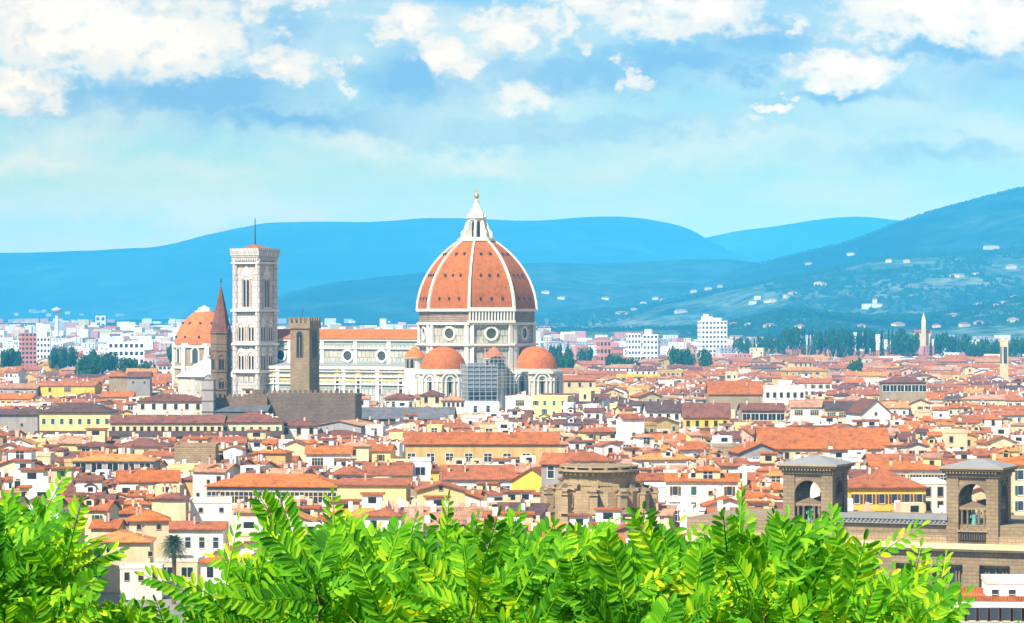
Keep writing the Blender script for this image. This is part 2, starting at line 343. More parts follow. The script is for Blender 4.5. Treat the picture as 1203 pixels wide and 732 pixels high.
hillmat('mid_hill', (.003, .010, .014), (.06, .10, .07), .0016)
hillmat('near_hill', (.004, .014, .014), (.14, .19, .12), .0024, .46, .55, (.24, .23, .15))

# ------------------------------------------------------------ ground and hills
def interp(tab, x):
    if x <= tab[0][0]: return tab[0][1]
    if x >= tab[-1][0]: return tab[-1][1]
    i = bisect.bisect([p[0] for p in tab], x)
    (x0, y0), (x1, y1) = tab[i-1], tab[i]
    xm, ym = tab[max(0, i-2)]; xp, yp = tab[min(len(tab)-1, i+1)]
    t = (x-x0)/(x1-x0); m0 = (y1-ym)/(x1-xm)*(x1-x0); m1 = (yp-y0)/(xp-x0)*(x1-x0)
    return (2*t**3-3*t*t+1)*y0+(t**3-2*t*t+t)*m0+(-2*t**3+3*t*t)*y1+(t**3-t*t)*m1
NEARZ = [(-400, 56), (-20, 53.4), (3, 53.2), (12, 48.5), (60, 38), (200, 14), (330, 0), (400, 0)]
def near_z(x, y):
    z = interp(NEARZ, y)
    if y > 330: return 0
    return max(0, z)*(1 if abs(x) < 500 else 1-smooth((abs(x)-500)/1200))
def make_ground():
    ys = [-400, -200, -80, -20, 0, 3, 6, 9, 12, 20, 35, 60, 100, 150, 200, 260, 330, 400, 560, 1000, 2000, 4000, 8000, 14000, 23500]
    xs = [-10400, -5000, -2000, -1200, -800, -500, -250, -100, -40, -15, 0, 15, 40, 100, 250, 500, 800, 1200, 2000, 5000, 10400]
    b = MB(); b.grid([[(x, y, near_z(x, y)) for x in xs] for y in ys], 0)
    tag(b.build('ground', [MAT['ground']]), kind='structure')
make_ground()

# ridges: (name, ridge distance, toe distance, profile in photo rows, material, power, roughness)
RIDGES = [
 ('hills_beyond', 21000, 18600, [(-900,330),(200,330),(600,310),(760,295),(825,280),(860,273),(930,263),(990,255),(1050,258),(1120,268),(1300,280),(2000,300)], 'far_hill', 1.0, 20),
 ('hills_far', 18000, 14500, [(-900,330),(-300,305),(0,297),(60,296),(150,292),(190,289),(240,277),(290,266),(320,261.5),(380,260.5),(450,260),(500,256),(560,257),(620,259),(700,254.5),(740,255),(780,261),(810,270),(830,281),(870,300),(950,325),(1203,350),(2000,368)], 'far_hill', 1.0, 18),
 ('hills_middle', 11400, 9000, [(-900,378),(-200,377.5),(100,376.5),(200,374.5),(270,368),(305,356),(345,342),(400,330),(480,322),(560,315),(640,308),(700,310),(750,308),(800,305),(850,304),(900,310),(1203,330),(2000,340)], 'mid_hill', 1.0, 22),
 ('hills_wooded', 10500, 7600, [(-900,379),(500,378),(640,376),(700,370),(750,358),(800,346),(840,331),(880,315),(940,299),(1000,284),(1060,262),(1130,240),(1203,222),(1350,190),(1600,165),(2200,170)], 'mid_hill', 1.15, 20),
 ('hills_farmed', 8300, 6000, [(-900,380),(560,379),(640,374),(690,368),(740,364),(790,354),(840,343),(900,331),(960,320),(1020,309),(1060,304),(1110,301),(1160,297),(1203,293),(1400,280),(1700,270),(2200,270)], 'near_hill', .9, 15),
 ('hill_foot', 6000, 4800, [(-900,390),(600,389),(760,388),(830,385),(880,376),(930,366),(980,371),(1040,375),(1100,370),(1150,362),(1203,352),(1300,345),(1600,340),(2200,340)], 'near_hill', .8, 8),
]
def ridge_z(R, x, y):
    name, Yr, Yf, prof, m, pw, rg = R
    zr = max(-3, PZ(interp(prof, SX(x, Yr)), Yr))
    n1 = noise.fractal(Vector((x/420, y/420, Yr*.01)), 1.0, 2.0, 5); 
    if y <= Yr:
        t = max(0, (y-Yf)/(Yr-Yf)); n = noise.fractal(Vector((x/700, y/1500, Yr*.013)), 1.0, 2.0, 5)
        a = smooth(t)**pw if pw > 1 else t**(1+.35*(1-t))
        spur = rg*6.5*n*t*(1-t)*2*min(1, zr/80) if zr > 0 else 0
        return zr*a+spur+n1*rg*.28*t*min(1, max(0, zr)/60)-(1-t)*1.5
    t = (y-Yr)/(Yr*.1); return zr*(1-smooth(t))+n1*rg*.28*(1-t)*min(1, max(0, zr)/60)-t*2
def hill_z(x, y):
    return max([ridge_z(R, x, y) for R in RIDGES if R[2] <= y <= R[1]*1.1] + [0])
def make_ridge(R):
    name, Yr, Yf, prof, m, pw, rg = R
    b = MB(); rows = []; nx = 420; nt = 44
    x0 = PX(-600, Yr); x1 = PX(1800, Yr)
    for i in range(nt+7):
        y = Yf+(Yr-Yf)*i/nt if i <= nt else Yr+(i-nt)*Yr*.1/6
        rows.append([(x0+(x1-x0)*j/nx, y, ridge_z(R, x0+(x1-x0)*j/nx, y)) for j in range(nx+1)])
    b.grid(rows, 0)
    tag(b.build(name, [MAT[m]]), kind='structure')
for R in RIDGES: make_ridge(R)
def ray_hill(px, py, y0=4400, y1=22500):
    y = y0
    while y < y1:
        if PZ(py, y) <= hill_z(PX(px, y), y): return PX(px, y), y, hill_z(PX(px, y), y)
        y += 10
    return None

# haze: one closed box of even pale air round everything below the sky
def make_haze():
    b = MB(); b.box(-10500, 10500, -500, BOX_END, -12, BOX_TOP, 0)
    m = bpy.data.materials.new('haze'); m.use_nodes = True; t = m.node_tree; t.nodes.clear()
    o = N(t, 'ShaderNodeOutputMaterial'); v = N(t, 'ShaderNodeVolumePrincipled')
    v.inputs['Color'].default_value = (*HAZE, 1); v.inputs['Density'].default_value = SIG; v.inputs['Anisotropy'].default_value = -.35
    t.links.new(v.outputs[0], o.inputs['Volume'])
    tag(b.build('haze', [m]), kind='stuff')
make_haze()
# ------------------------------------------------------------ small building pieces
def arch_pts(w, h, n=8, x0=0, z0=0, pointed=0):
    r = w/2; p = [(x0-r, z0), (x0+r, z0)]; zs = z0+h-r*(1+pointed)
    for i in range(n+1):
        a = pi*i/n; p.append((x0+r*cos(a), zs+r*(1+pointed)*sin(a)))
    return p
def arch_pane(b, w, h, y, m, x0=0, z0=0, n=8, pointed=0):
    b.face([(p[0], y, p[1]) for p in arch_pts(w, h, n, x0, z0, pointed)], m)
def arch_frame(b, w, h, y0, y1, t, m, x0=0, z0=0, n=8, pointed=0):
    """a surround standing from y0 (wall) to y1 (front) of breadth t round an arched opening"""
    a = arch_pts(w, h, n, x0, z0, pointed)[1:]; a.append((x0-w/2, z0)); c = arch_pts(w+2*t, h+t, n, x0, z0, pointed)[1:]; c.append((x0-w/2-t, z0))
    for i in range(len(a)-1):
        b.face([(a[i][0], y1, a[i][1]), (c[i][0], y1, c[i][1]), (c[i+1][0], y1, c[i+1][1]), (a[i+1][0], y1, a[i+1][1])], m)
        b.face([(a[i+1][0], y1, a[i+1][1]), (a[i+1][0], y0, a[i+1][1]), (a[i][0], y0, a[i][1]), (a[i][0], y1, a[i][1])], m)
        b.face([(c[i][0], y1, c[i][1]), (c[i][0], y0, c[i][1]), (c[i+1][0], y0, c[i+1][1]), (c[i+1][0], y1, c[i+1][1])], m)
WM = {}
def window_mesh(kind):
    """rect windows about 1.1 x 1.9 m with origin at the sill centre, facing -y; kinds share their mesh"""
    if kind in WM: return WM[kind]
    b = MB(); w, h = {'plain': (1.1, 1.9), 'open': (1.1, 1.9), 'openb': (1.1, 1.9), 'shut': (1.2, 1.9), 'small': (.8, .9), 'wide': (3.4, 2.2), 'big': (2.2, 2.4), 'loggia': (3.0, 2.6), 'tall': (1.5, 2.9)}[kind]
    fr = .16
    b.box(-w/2-fr, w/2+fr, -.10, 0, -fr-.05, 0, 0); b.box(-w/2-fr, w/2+fr, -.07, 0, h, h+fr, 0)
    b.box(-w/2-fr, -w/2, -.07, 0, 0, h, 0); b.box(w/2, w/2+fr, -.07, 0, 0, h, 0)
    b.face([(-w/2, -.02, 0), (w/2, -.02, 0), (w/2, -.02, h), (-w/2, -.02, h)], 1)
    if kind in ('open', 'openb'):
        for s in (-1, 1): b.box(min(s*(w/2+.1), s*(w/2+.62)), max(s*(w/2+.1), s*(w/2+.62)), -.16, -.09, 0, h, 2)
    elif kind == 'shut':
        for s in (-1, 1): b.box(min(s*.03, s*(w/2-.02)), max(s*.03, s*(w/2-.02)), -.09, -.03, .03, h-.03, 2)
    elif kind in ('wide', 'big', 'loggia', 'tall'):
        n = {'wide': 4, 'big': 2, 'loggia': 2, 'tall': 1}[kind]
        for i in range(1, n): x = -w/2+w*i/n; b.box(x-.06, x+.06, -.08, -.02, 0, h, 0)
        if kind != 'loggia': b.box(-w/2, w/2, -.07, -.02, h*.62, h*.62+.1, 0)
    sh = {'openb': 'brown_shutter', 'open': 'green_shutter', 'shut': 'green_shutter'}.get(kind, 'brown_shutter')
    WM[kind] = b.mesh('window', [MAT['wall_tan_stone' if kind in ('plain', 'small') else 'wall_cream' if kind in ('openb', 'wide') else 'white_stone'], MAT['dark_opening' if kind in ('plain', 'small', 'loggia') else 'glass_dark'], MAT[sh]]); return WM[kind]
def on_side(side, w, d, u, z, out=.0):
    if side == 'f': return (u, -d/2-out, z), 0
    if side == 'l': return (-w/2-out, u, z), -pi/2
    if side == 'r': return (w/2+out, u, z), pi/2
    return (u, d/2+out, z), pi
OV = .55
def roof_geo(b, w, d, h, rh, kind, m=0, ov=OV, th=.22):
    X, Y = w/2+ov, d/2+ov
    if kind in ('gable', 'gablef', 'shed'):
        def slab(a, bb, c, dd):
            # a,b eave (left,right seen from outside), c,d ridge
            L = math.dist(a, bb); S = math.dist(bb, c)
            b.face([a, bb, c, dd], m, [(0, 0), (L, 0), (L, S), (0, S)])
            lo = [(p[0], p[1], p[2]-th) for p in (a, bb, c, dd)]
            b.face([lo[0], lo[1], bb, a], m, [(0, 0), (L, 0), (L, .2), (0, .2)]); b.face([lo[1], lo[2], c, bb], m); b.face([lo[3], lo[0], a, dd], m)
            b.face([lo[3], lo[2], lo[1], lo[0]], m)
        if kind == 'gable':
            k = rh/(d/2); ze = h-ov*k
            slab((-X, -Y, ze+th), (X, -Y, ze+th), (X, 0, h+rh+th), (-X, 0, h+rh+th)); slab((X, Y, ze+th), (-X, Y, ze+th), (-X, 0, h+rh+th), (X, 0, h+rh+th))
        elif kind == 'gablef':
            k = rh/(w/2); ze = h-ov*k
            slab((X, -Y, ze+th), (X, Y, ze+th), (0, Y, h+rh+th), (0, -Y, h+rh+th)); slab((-X, Y, ze+th), (-X, -Y, ze+th), (0, -Y, h+rh+th), (0, Y, h+rh+th))
        else:
            k = rh/d; slab((-X, -Y, h-ov*k+th), (X, -Y, h-ov*k+th), (X, Y, h+rh+ov*k+th), (-X, Y, h+rh+ov*k+th))
    elif kind == 'hip':
        z0 = h-.05; k = rh/(min(w, d)/2)
        if w >= d: r1, r2 = (-(X-Y), 0, z0+rh), (X-Y, 0, z0+rh)
        else: r1, r2 = (0, -(Y-X), z0+rh), (0, Y-X, z0+rh)
        c = [(-X, -Y, z0), (X, -Y, z0), (X, Y, z0), (-X, Y, z0)]
        def f(pts):
            L = math.dist(pts[0], pts[1]); u = Vector(pts[1])-Vector(pts[0]); u.normalize(); uv = []
            for p in pts:
                dd = Vector(p)-Vector(pts[0]); a = dd.dot(u); uv.append((a, (dd-u*a).length))
            b.face(pts, m, uv)
        if w >= d: f([c[0], c[1], r2, r1]); f([c[1], c[2], r2]); f([c[2], c[3], r1, r2]); f([c[3], c[0], r1])
        else: f([c[0], c[1], r1]); f([c[1], c[2], r2, r1]); f([c[2], c[3], r2]); f([c[3], c[0], r1, r2])
        for i in range(4): p, q = c[i], c[(i+1) % 4]; b.wall(p[:2], q[:2], z0-th, z0, m)
        b.face([(p[0], p[1], z0-th) for p in reversed(c)], m)
    else:   # flat terrace with parapet
        t = .3
        b.box(-w/2-.1, w/2+.1, -d/2-.1, -d/2+t, h, h+rh, m); b.box(-w/2-.1, w/2+.1, d/2-t, d/2+.1, h, h+rh, m)
        b.box(-w/2-.1, -w/2+t, -d/2+t, d/2-t, h, h+rh, m); b.box(w/2-t, w/2+.1, -d/2+t, d/2-t, h, h+rh, m)
        b.face([(-w/2+t, -d/2+t, h+.03), (w/2-t, -d/2+t, h+.03), (w/2-t, d/2-t, h+.03), (-w/2+t, d/2-t, h+.03)], m)
def wall_geo(b, w, d, h, rh, kind, m=0):
    b.wall((-w/2, -d/2), (w/2, -d/2), 0, h, m); b.wall((w/2, -d/2), (w/2, d/2), 0, h, m, w)
    b.wall((w/2, d/2), (-w/2, d/2), 0, h, m); b.wall((-w/2, d/2), (-w/2, -d/2), 0, h, m, w)
    if kind == 'gable':
        for s in (-1, 1):
            p = [(s*w/2, -s*d/2, h), (s*w/2, s*d/2, h), (s*w/2, 0, h+rh)]; b.face(p, m, [(q[1], q[2]) for q in p])
    elif kind == 'gablef':
        for s in (-1, 1):
            p = [(s*w/2, s*d/2, h), (-s*w/2, s*d/2, h), (0, s*d/2, h+rh)]; b.face(p, m, [(q[0], q[2]) for q in p])
    elif kind == 'shed':
        b.face([(w/2, d/2, h), (-w/2, d/2, h), (-w/2, d/2, h+rh), (w/2, d/2, h+rh)], m)
        b.face([(w/2, -d/2, h), (w/2, d/2, h), (w/2, d/2, h+rh)], m); b.face([(-w/2, d/2, h), (-w/2, -d/2, h), (-w/2, d/2, h+rh)], m)
    elif kind == 'hip': b.face([(-w/2, -d/2, h-.3), (w/2, -d/2, h-.3), (w/2, d/2, h-.3), (-w/2, d/2, h-.3)], m)
CHM = {}
def chimney_mesh(k):
    if k not in CHM:
        b = MB(); s, hh = [(.45, 1.5), (.6, 1.2), (.4, 2.0)][k]
        b.box(-s/2, s/2, -s/2, s/2, -1.2, hh, 0); b.box(-s/2-.08, s/2+.08, -s/2-.08, s/2+.08, hh, hh+.12, 1)
        for x in (-.12, .12): b.box(x-.05, x+.05, -.1, .1, hh+.12, hh+.35, 1)
        b.box(-s/2-.05, s/2+.05, -s/2-.05, s/2+.05, hh+.35, hh+.43, 1)
        CHM[k] = b.mesh('chimney', [MAT[['wall_white', 'wall_cream', 'wall_pink'][k]], MAT['roof_terracotta']])
    return CHM[k]
DSH = []
def dish_mesh():
    if not DSH:
        b = MB(); b.tube([(0, 0, -.5), (0, 0, .5)], .04, 5, 1)
        b.grid([[(r*cos(2*pi*k/12), -.25+.5*r*r, .6+r*sin(2*pi*k/12)) for k in range(12)] for r in (.02, .25, .42, .52)], 0, True, True)
        DSH.append(b.mesh('satellite_dish', [MAT['white_stone'], MAT['iron']]))
    return DSH[0]
ANT = []
def antenna_mesh():
    if not ANT:
        b = MB(); b.tube([(0, 0, -.6), (0, 0, 3.0)], .045, 5); b.tube([(-.9, 0, 2.7), (.9, 0, 2.7)], .035, 4)
        for x in (-.8, -.5, -.2, .1, .4, .7): b.tube([(x, -.35, 2.7), (x, .35, 2.7)], .03, 4)
        ANT.append(b.mesh('antenna', [MAT['iron']]))
    return ANT[0]
def roof_z(w, d, h, rh, kind, x, y):
    if kind == 'gable': return h+rh*(1-abs(y)/(d/2))
    if kind == 'gablef': return h+rh*(1-abs(x)/(w/2))
    if kind == 'shed': return h+rh*(y+d/2)/d
    if kind == 'hip': return h+rh*min(1, min(w/2-abs(x), d/2-abs(y))/(min(w, d)/2))
    return h

LAND = []      # (px0, px1, top row, distance, lowest row that must stay in view, short reference)
def reg(px0, px1, top, Y, keep, ref=None): LAND.append((px0, px1, top, Y, keep, ref))

def house(px0, px1, eave, ridge, Y, d, kind, rot, wall, roof, label, cat='house', name=None, keep=None, wins=(), chim=2, ref=None, group=None, extras=True, gnd=0, seed=None):
    """a building placed by what is seen of it: front from px0 to px1, eave and ridge rows at distance Y"""
    r_ = random.Random(seed if seed is not None else int(px0*7+eave*3))
    w = (px1-px0)/F*Y/cos(rot); h = PZ(eave, Y)-gnd; rh = max(.7, PZ(ridge, Y+(d/2 if kind != 'shed' else d))-h-gnd)
    cx = PX((px0+px1)/2, Y)-sin(rot)*d/2; cy = Y+cos(rot)*d/2
    t = thing(name or 'town_house', label, cat, (cx, cy, gnd), rot, group)
    b = MB(); wall_geo(b, w, d, h, rh, kind); wo = b.build('wall', [MAT[wall]], t)
    b = MB(); roof_geo(b, w, d, h, rh, kind); ro = b.build('roof', [MAT[roof]], t)
    for (side, kd, n, dz, *rest) in wins:
        L = w if side in 'fb' else d; off = rest[0] if rest else 0; sc_ = rest[1] if len(rest) > 1 else 1; span = rest[2] if len(rest) > 2 else L
        for i in range(n):
            u = off+(-span/2+span*(i+.5)/n); loc, rz = on_side(side, w, d, u, h-dz)
            o = link('window', window_mesh(kd), t, loc, rz); o.scale = (sc_, 1, sc_)
    for i in range(chim):
        x = r_.uniform(-.4, .4)*w; y = r_.uniform(-.3, .3)*d
        link('chimney', chimney_mesh(r_.randrange(3)), ro, (x, y, roof_z(w, d, h, rh, kind, x, y)))
    if extras and r_.random() < .5:
        x = r_.uniform(-.3, .3)*w; y = r_.uniform(-.3, .1)*d; link('antenna', antenna_mesh(), ro, (x, y, roof_z(w, d, h, rh, kind, x, y)))
    reg(px0-2, px1+2, ridge, Y, keep or eave+6, ref)
    t['_wh'] = 0; del t['_wh']
    return t, ro, w, d, h, rh

# ------------------------------------------------------------ the cathedral
def cathedral():
    Y0 = 1400.0; S = Y0/F; R8 = 45; T0 = radians(-6.5)
    root = thing('cathedral', 'huge cathedral with a red tiled ribbed octagonal dome, white lantern and long marble nave', 'cathedral', (PX(560, Y0), Y0, 0))
    z = lambda py: PZ(py, Y0)
    def dr(th): return (sin(th), -cos(th))
    def oc(r, n=8): return [(r*S*sin(T0+2*pi*k/n), -r*S*cos(T0+2*pi*k/n)) for k in range(n)]     # counter-clockwise from above
    prof = [(363, 70.5), (354, 69.6), (345, 67.8), (337, 65.2), (329, 62), (321, 57.6), (313, 52.6), (306, 47), (299, 40.6), (293, 34), (287, 26.5), (282.5, 19.5)]
    b = MB(); acc = [0]
    for i in range(1, len(prof)): acc.append(acc[-1]+S*math.dist(prof[i], prof[i-1]))
    for k in range(8):
        rows = []; uvs = []
        for i, (py, r) in enumerate(prof):
            o = oc(r); a, c = Vector((*o[k], z(py))), Vector((*o[(k+1) % 8], z(py))); L = (c-a).length
            rows.append([tuple(a.lerp(c, j/4)) for j in range(5)]); uvs.append([(L*(j/4-.5)+200, acc[i]) for j in range(5)])
        b.grid(rows, 0, False, False, uvs)
        th = T0+radians(22.5+45*k); ca = cos(radians(22.5))
        for py, us in ((352, (-.5, 0, .5)), (325, (-.45, 0, .45)), (300, (-.35, .35))):
            r = interp(sorted(prof), py)*S; nrm = Vector((*dr(th), 0)); tan_ = Vector((cos(th), sin(th), 0)); zz = z(py)
            for u in us:
                p = nrm*(r*ca)+tan_*(u*r*.38); b.at(p.x, p.y, 0, th); b.box(-.42, .42, -.35, .8, zz-.3, zz+1.0, 1); b.at()
    dome = b.build('dome', [MAT['dome_tile'], MAT['dark_opening']], root)
    for k in range(8):
        rows = []; th = T0+radians(45*k); n = Vector((*dr(th), 0)); tt = Vector((cos(th), sin(th), 0))
        for i, (py, r) in enumerate([(366, 70.5)]+prof):
            w = .68-.25*i/len(prof); P_ = n*(r*S); up = Vector((0, 0, z(py)))
            tl = .6; rows.append([tuple(P_-tt*w-n*.5+up), tuple(P_-tt*w*.9+n*tl+up+Vector((0, 0, .2))), tuple(P_+tt*w*.9+n*tl+up+Vector((0, 0, .2))), tuple(P_+tt*w-n*.5+up)])
        b = MB(); b.grid(rows, 0, False); b.build('dome_rib', [MAT['white_stone']], dome)
    # lantern
    b = MB(); b.prism(oc(23), z(283.5), z(280.5), 0); b.prism(oc(20.5), z(280.5), z(279), 0, True)
    b.prism(oc(9), z(280), z(257), 0)
    for k in range(8):
        th = T0+radians(45*k); n = dr(th); b.at(0, 0, 0, th)
        pr = [(-18.5, 280.2), (-18.5, 273), (-15, 269.5), (-13, 262), (-10.6, 259), (-8.4, 259), (-8.4, 280.2)]
        for s in (-.45, .45):
            f = [(s, p[0]*S, z(p[1])) for p in pr]; b.face(f if s < 0 else f[::-1], 0)
        for i in range(len(pr)-1):
            p, q = pr[i], pr[i+1]; b.face([(-.45, p[0]*S, z(p[1])), (.45, p[0]*S, z(p[1])), (.45, q[0]*S, z(q[1])), (-.45, q[0]*S, z(q[1]))], 0)
        b.at()
        th2 = th+radians(22.5); b.at(0, 0, 0, th2); arch_pane(b, 1.5, 7.2, -9*S*.924-.03, 1, 0, z(279)); b.at()
    b.prism(oc(10.8), z(258.4), z(256.6), 0, True, True); b.prism(oc(12), z(256.6), z(255.3), 0, True, True)
    b.prism(oc(9.2), z(255.3), z(251.5), 0)
    for k in range(8): b.at(*(v*1.0 for v in oc(10.3)[k])); b.cone(ngon(6, .6), z(255.3), (0, 0, z(249.5)), 0); b.at()
    b.lathe([(9.0*S, z(251.5)), (7.8*S, z(249)), (5.2*S, z(244)), (3.2*S, z(240)), (2.0*S, z(236.5)), (2.6*S, z(235.8)), (1.2*S, z(234.5)), (.1, z(234))], 16, 0)
    lan = b.build('lantern', [MAT['white_stone'], MAT['dark_opening']], root)
    b = MB(); b.lathe([(.05, z(234.6)), (1.9*S, z(233.4)), (2.9*S, z(231)), (2.9*S, z(229.6)), (1.9*S, z(227.4)), (.05, z(226.2))], 14)
    b.box(-.16, .16, -.16, .16, z(226.5), z(221.6)); b.box(-.9, .9, -.15, .15, z(223.9), z(223.2)); b.build('ball_and_cross', [MAT['gold']], lan)
    # drum
    b = MB(); b.prism(oc(68.5), z(380), z(364), 0, False); b.build('upper_band', [MAT['raw_brick']], root)
    b = MB()
    for py0, py1, r in ((366, 363, 72), (381.5, 379.5, 71.5), (405.5, 403.2, 72.5), (379.5, 378.6, 70.2), (407, 405.5, 70.4)): b.prism(oc(r), z(py0), z(py1), 0, True, True)
    for k in range(8):
        for s in (-1, 1):
            th = T0+radians(45*k)+s*radians(2.6); n = dr(th); b.at(n[0]*68.6*S*.998, n[1]*68.6*S*.998, 0, th); b.box(-.9, .9, -.45, .6, z(403.5), z(381), 0); b.box(-.9, .9, -.45, .6, z(470), z(407), 0); b.at()
    b.build('cornice', [MAT['white_stone']], root)
    b = MB(); b.prism(oc(68), z(404), z(380.5), 0, False); b.prism(oc(68), 0, z(405), 0, False); b.build('drum', [MAT['marble']], root)
    rw = MB()
    for rr0, rr1, y0, y1 in ((2.35, 3.3, -.7, -.7), (3.3, 3.3, -.7, 0), (2.35, 2.35, 0, -.7), (3.9, 4.0, -.25, -.25)):
        rw.grid([[(rr*cos(2*pi*i/24), y, rr*sin(2*pi*i/24)) for i in range(24)] for rr, y in ((rr1, y1), (rr0, y0))], 0, False, True)
    rw.face([(2.35*cos(2*pi*i/24), -.08, 2.35*sin(2*pi*i/24)) for i in range(24)], 1)
    rwm = rw.mesh('round_window', [MAT['white_stone'], MAT['glass_dark']])
    for k in range(8):
        th = T0+radians(22.5+45*k); n = dr(th); r = 68*S*.924; link('round_window', rwm, root, (n[0]*r, n[1]*r, z(391.5)), th)
    # white arcaded gallery on one face only
    th = T0+radians(22.5); n = dr(th); L = 2*68.5*S*sin(radians(22.5)); b = MB(); b.at(n[0]*68.5*S*.924, n[1]*68.5*S*.924, 0, th)
    b.box(-L/2-.8, L/2+.8, -1.5, 0, z(379.2), z(376.5)); b.box(-L/2-.8, L/2+.8, -1.6, 0, z(366), z(363.2)); b.box(-L/2, L/2, -.35, -.05, z(376.5), z(366), 1)
    nb = 14
    for i in range(nb+1): x = -L/2+L*i/nb; b.box(x-.33, x+.33, -1.4, -.35, z(376.5), z(366))
    b.box(-L/2-.8, L/2+.8, -1.5, -1.3, z(363.2), z(361.2)); b.build('gallery', [MAT['white_stone'], MAT['dark_opening']], root)
    # tribunes: polygonal chapels ringed by arches under a half dome
    for k, th in enumerate((radians(-29), radians(61), radians(151))):
        n = dr(th); cx, cy = n[0]*30, n[1]*30
        b = MB(); pts = [(cx+12.2*sin(th+radians(-90+22.5*2*i)), cy-15.4*cos(th+radians(-90+45*i))) for i in range(5)]
        outer = ngon(8, 12.4, radians(22.5)+th, cx, cy); b.prism(outer, 0, z(436.5), 0, True, False, 2)
        b.prism(ngon(8, 13.2, radians(22.5)+th, cx, cy), z(438), z(435), 1, True, True); b.prism(ngon(8, 12.9, radians(22.5)+th, cx, cy), z(446.5), z(445.5), 1, True, True)
        b.prism(ngon(8, 11.0, radians(22.5)+th, cx, cy), z(436), z(432.5), 1)
        tri = b.build('tribune', [MAT['marble_fine'], MAT['white_stone'], MAT['lead']], root)
        b = MB(); pf = [(433.2, 26.5), (428, 26), (422, 24), (416, 20.5), (411, 15), (408, 9), (406.6, 2)]
        b.grid([[(cx+r*S*cos(radians(22.5)+th+2*pi*i/24), cy+r*S*sin(radians(22.5)+th+2*pi*i/24), z(py)) for i in range(24)] for py, r in pf], 0, True, True,
               [[(i*1.5, -py*.4) for i in range(25)] for py, r in pf])
        b.build('half_dome', [MAT['orange_dome_tile']], tri)
        for i in range(8):
            a = radians(22.5)+th+radians(22.5+45*i); rr = 12.4*cos(radians(22.5))
            nx, ny = cos(a), sin(a)
            if nx*sin(th)-ny*cos(th) < -.4: continue
            m = MB(); arch_frame(m, 3.0, 8.6, 0, -.5, .8, 0, n=8); arch_pane(m, 3.0, 8.6, -.06, 2, n=8); arch_pane(m, 1.3, 7.0, -.12, 1, z0=.4, n=6); arch_frame(m, 6.9, 13.0, 0, -.7, .8, 0, z0=-3)
            m.build('window', [MAT['white_stone'], MAT['dark_opening'], MAT['marble_fine']], tri, (cx+nx*rr, cy+ny*rr, z(463)), a+pi/2)
    for th in (radians(16), radians(-74), radians(106)):
        n = dr(th); cx, cy = n[0]*29, n[1]*29
        b = MB(); b.lathe([(4.6, 0), (4.6, z(434)), (4.1, z(434)), (4.1, z(420.5)), (4.9, z(420.5)), (4.9, z(419.5))], 20, 0, cx, cy, False)
        ex = b.build('exedra', [MAT['white_stone']], root)
        b = MB(); b.lathe([(5.0, z(419.6)), (3.6, z(414)), (1.6, z(409)), (.1, z(406.5))], 20, 0, cx, cy); b.build('cone_roof', [MAT['orange_dome_tile']], ex)
        for i in range(5):
            a = th-pi/2+radians(-60+30*i); m = MB(); arch_pane(m, 1.5, 3.8, -.05, 0); arch_frame(m, 1.5, 3.8, 0, -.25, .25, 1)
            m.build('niche', [MAT['dark_opening'], MAT['marble_fine']], ex, (cx+4.1*cos(a), cy+4.1*sin(a), z(432)), a+pi/2)
    # nave, running back and to the left
    th = radians(-29); wx, wy = dr(radians(241)); L0, L1 = 22, 112; mid = (L0+L1)/2
    rot = atan2(-wy, -wx); nm = MB(); ll = L1-L0; hz = z(402.5)*1.0+1.3; rz = z(389)+.6
    nave = link('nave', None, None); bpy.data.objects.remove(nave)
    b = MB(); b.at(wx*mid, wy*mid, 0, rot)
    b.box(-ll/2, ll/2, -10.5, 10.5, 0, hz, 0); b.box(-ll/2, ll/2, -20.5, 20.5, 0, z(432.5), 0)
    nv = b.build('nave', [MAT['marble']], root)
    b = MB(); b.at(wx*mid, wy*mid, 0, rot)
    for y, zz, t_ in ((-10.5, hz, 1.3), (-20.5, z(432.5), 1.3), (-20.5, z(443), .6), (-20.5, z(452), .6), (-10.5, z(410), .5), (-20.5, z(437), .4)): b.box(-ll/2-.5, ll/2+.5, y-.8, y, zz-t_/2, zz+t_/2)
    for i in range(6):
        x = -ll/2+ll*i/5
        for (y, za, zb) in ((-10.5, z(431), hz), (-20.5, 0, z(432.5))): b.box(x-1.0, x+1.0, y-.5, y, za, zb)
    b.build('string_course', [MAT['white_stone']], nv)
    b = MB(); b.at(wx*mid, wy*mid, 0, rot)
    for y, py, h_, m_ in ((-10.5, 405.5, .9, 0), (-10.5, 427.5, 1.0, 0), (-20.5, 434.6, .8, 1), (-20.5, 440, 1.0, 0), (-20.5, 448, 1.2, 1), (-20.5, 457, 1.0, 0)): b.box(-ll/2, ll/2, y-.12, y, z(py), z(py)+h_, m_)
    b.build('coloured_band', [MAT['green_marble'], MAT['wall_pale_yellow']], nv)
    b = MB(); b.at(wx*mid, wy*mid, 0, rot); roof_geo(b, ll, 21, hz+.7, rz-hz-.7, 'gable', 0, 1.2); b.build('nave_roof', [MAT['dome_tile']], nv)
    b = MB(); b.at(wx*mid, wy*mid, 0, rot)
    for s in (-1, 1): p = [(-s*ll/2, s*21, z(431)), (s*ll/2, s*21, z(431)), (s*ll/2, s*10.6, z(427)), (-s*ll/2, s*10.6, z(427))]; b.face(p, 0) if s < 0 else b.face(p, 0)
    b.build('aisle_roof', [MAT['lead']], nv)
    c, s = cos(rot), sin(rot)
    for i in range(4):
        x = -ll/2+ll*(i+.5)/4.9+4; o = link('round_window', rwm, nv, (wx*mid+x*c+10.5*s, wy*mid+x*s-10.5*c, z(418.5)), rot); o.scale = (.95, 1, .95)
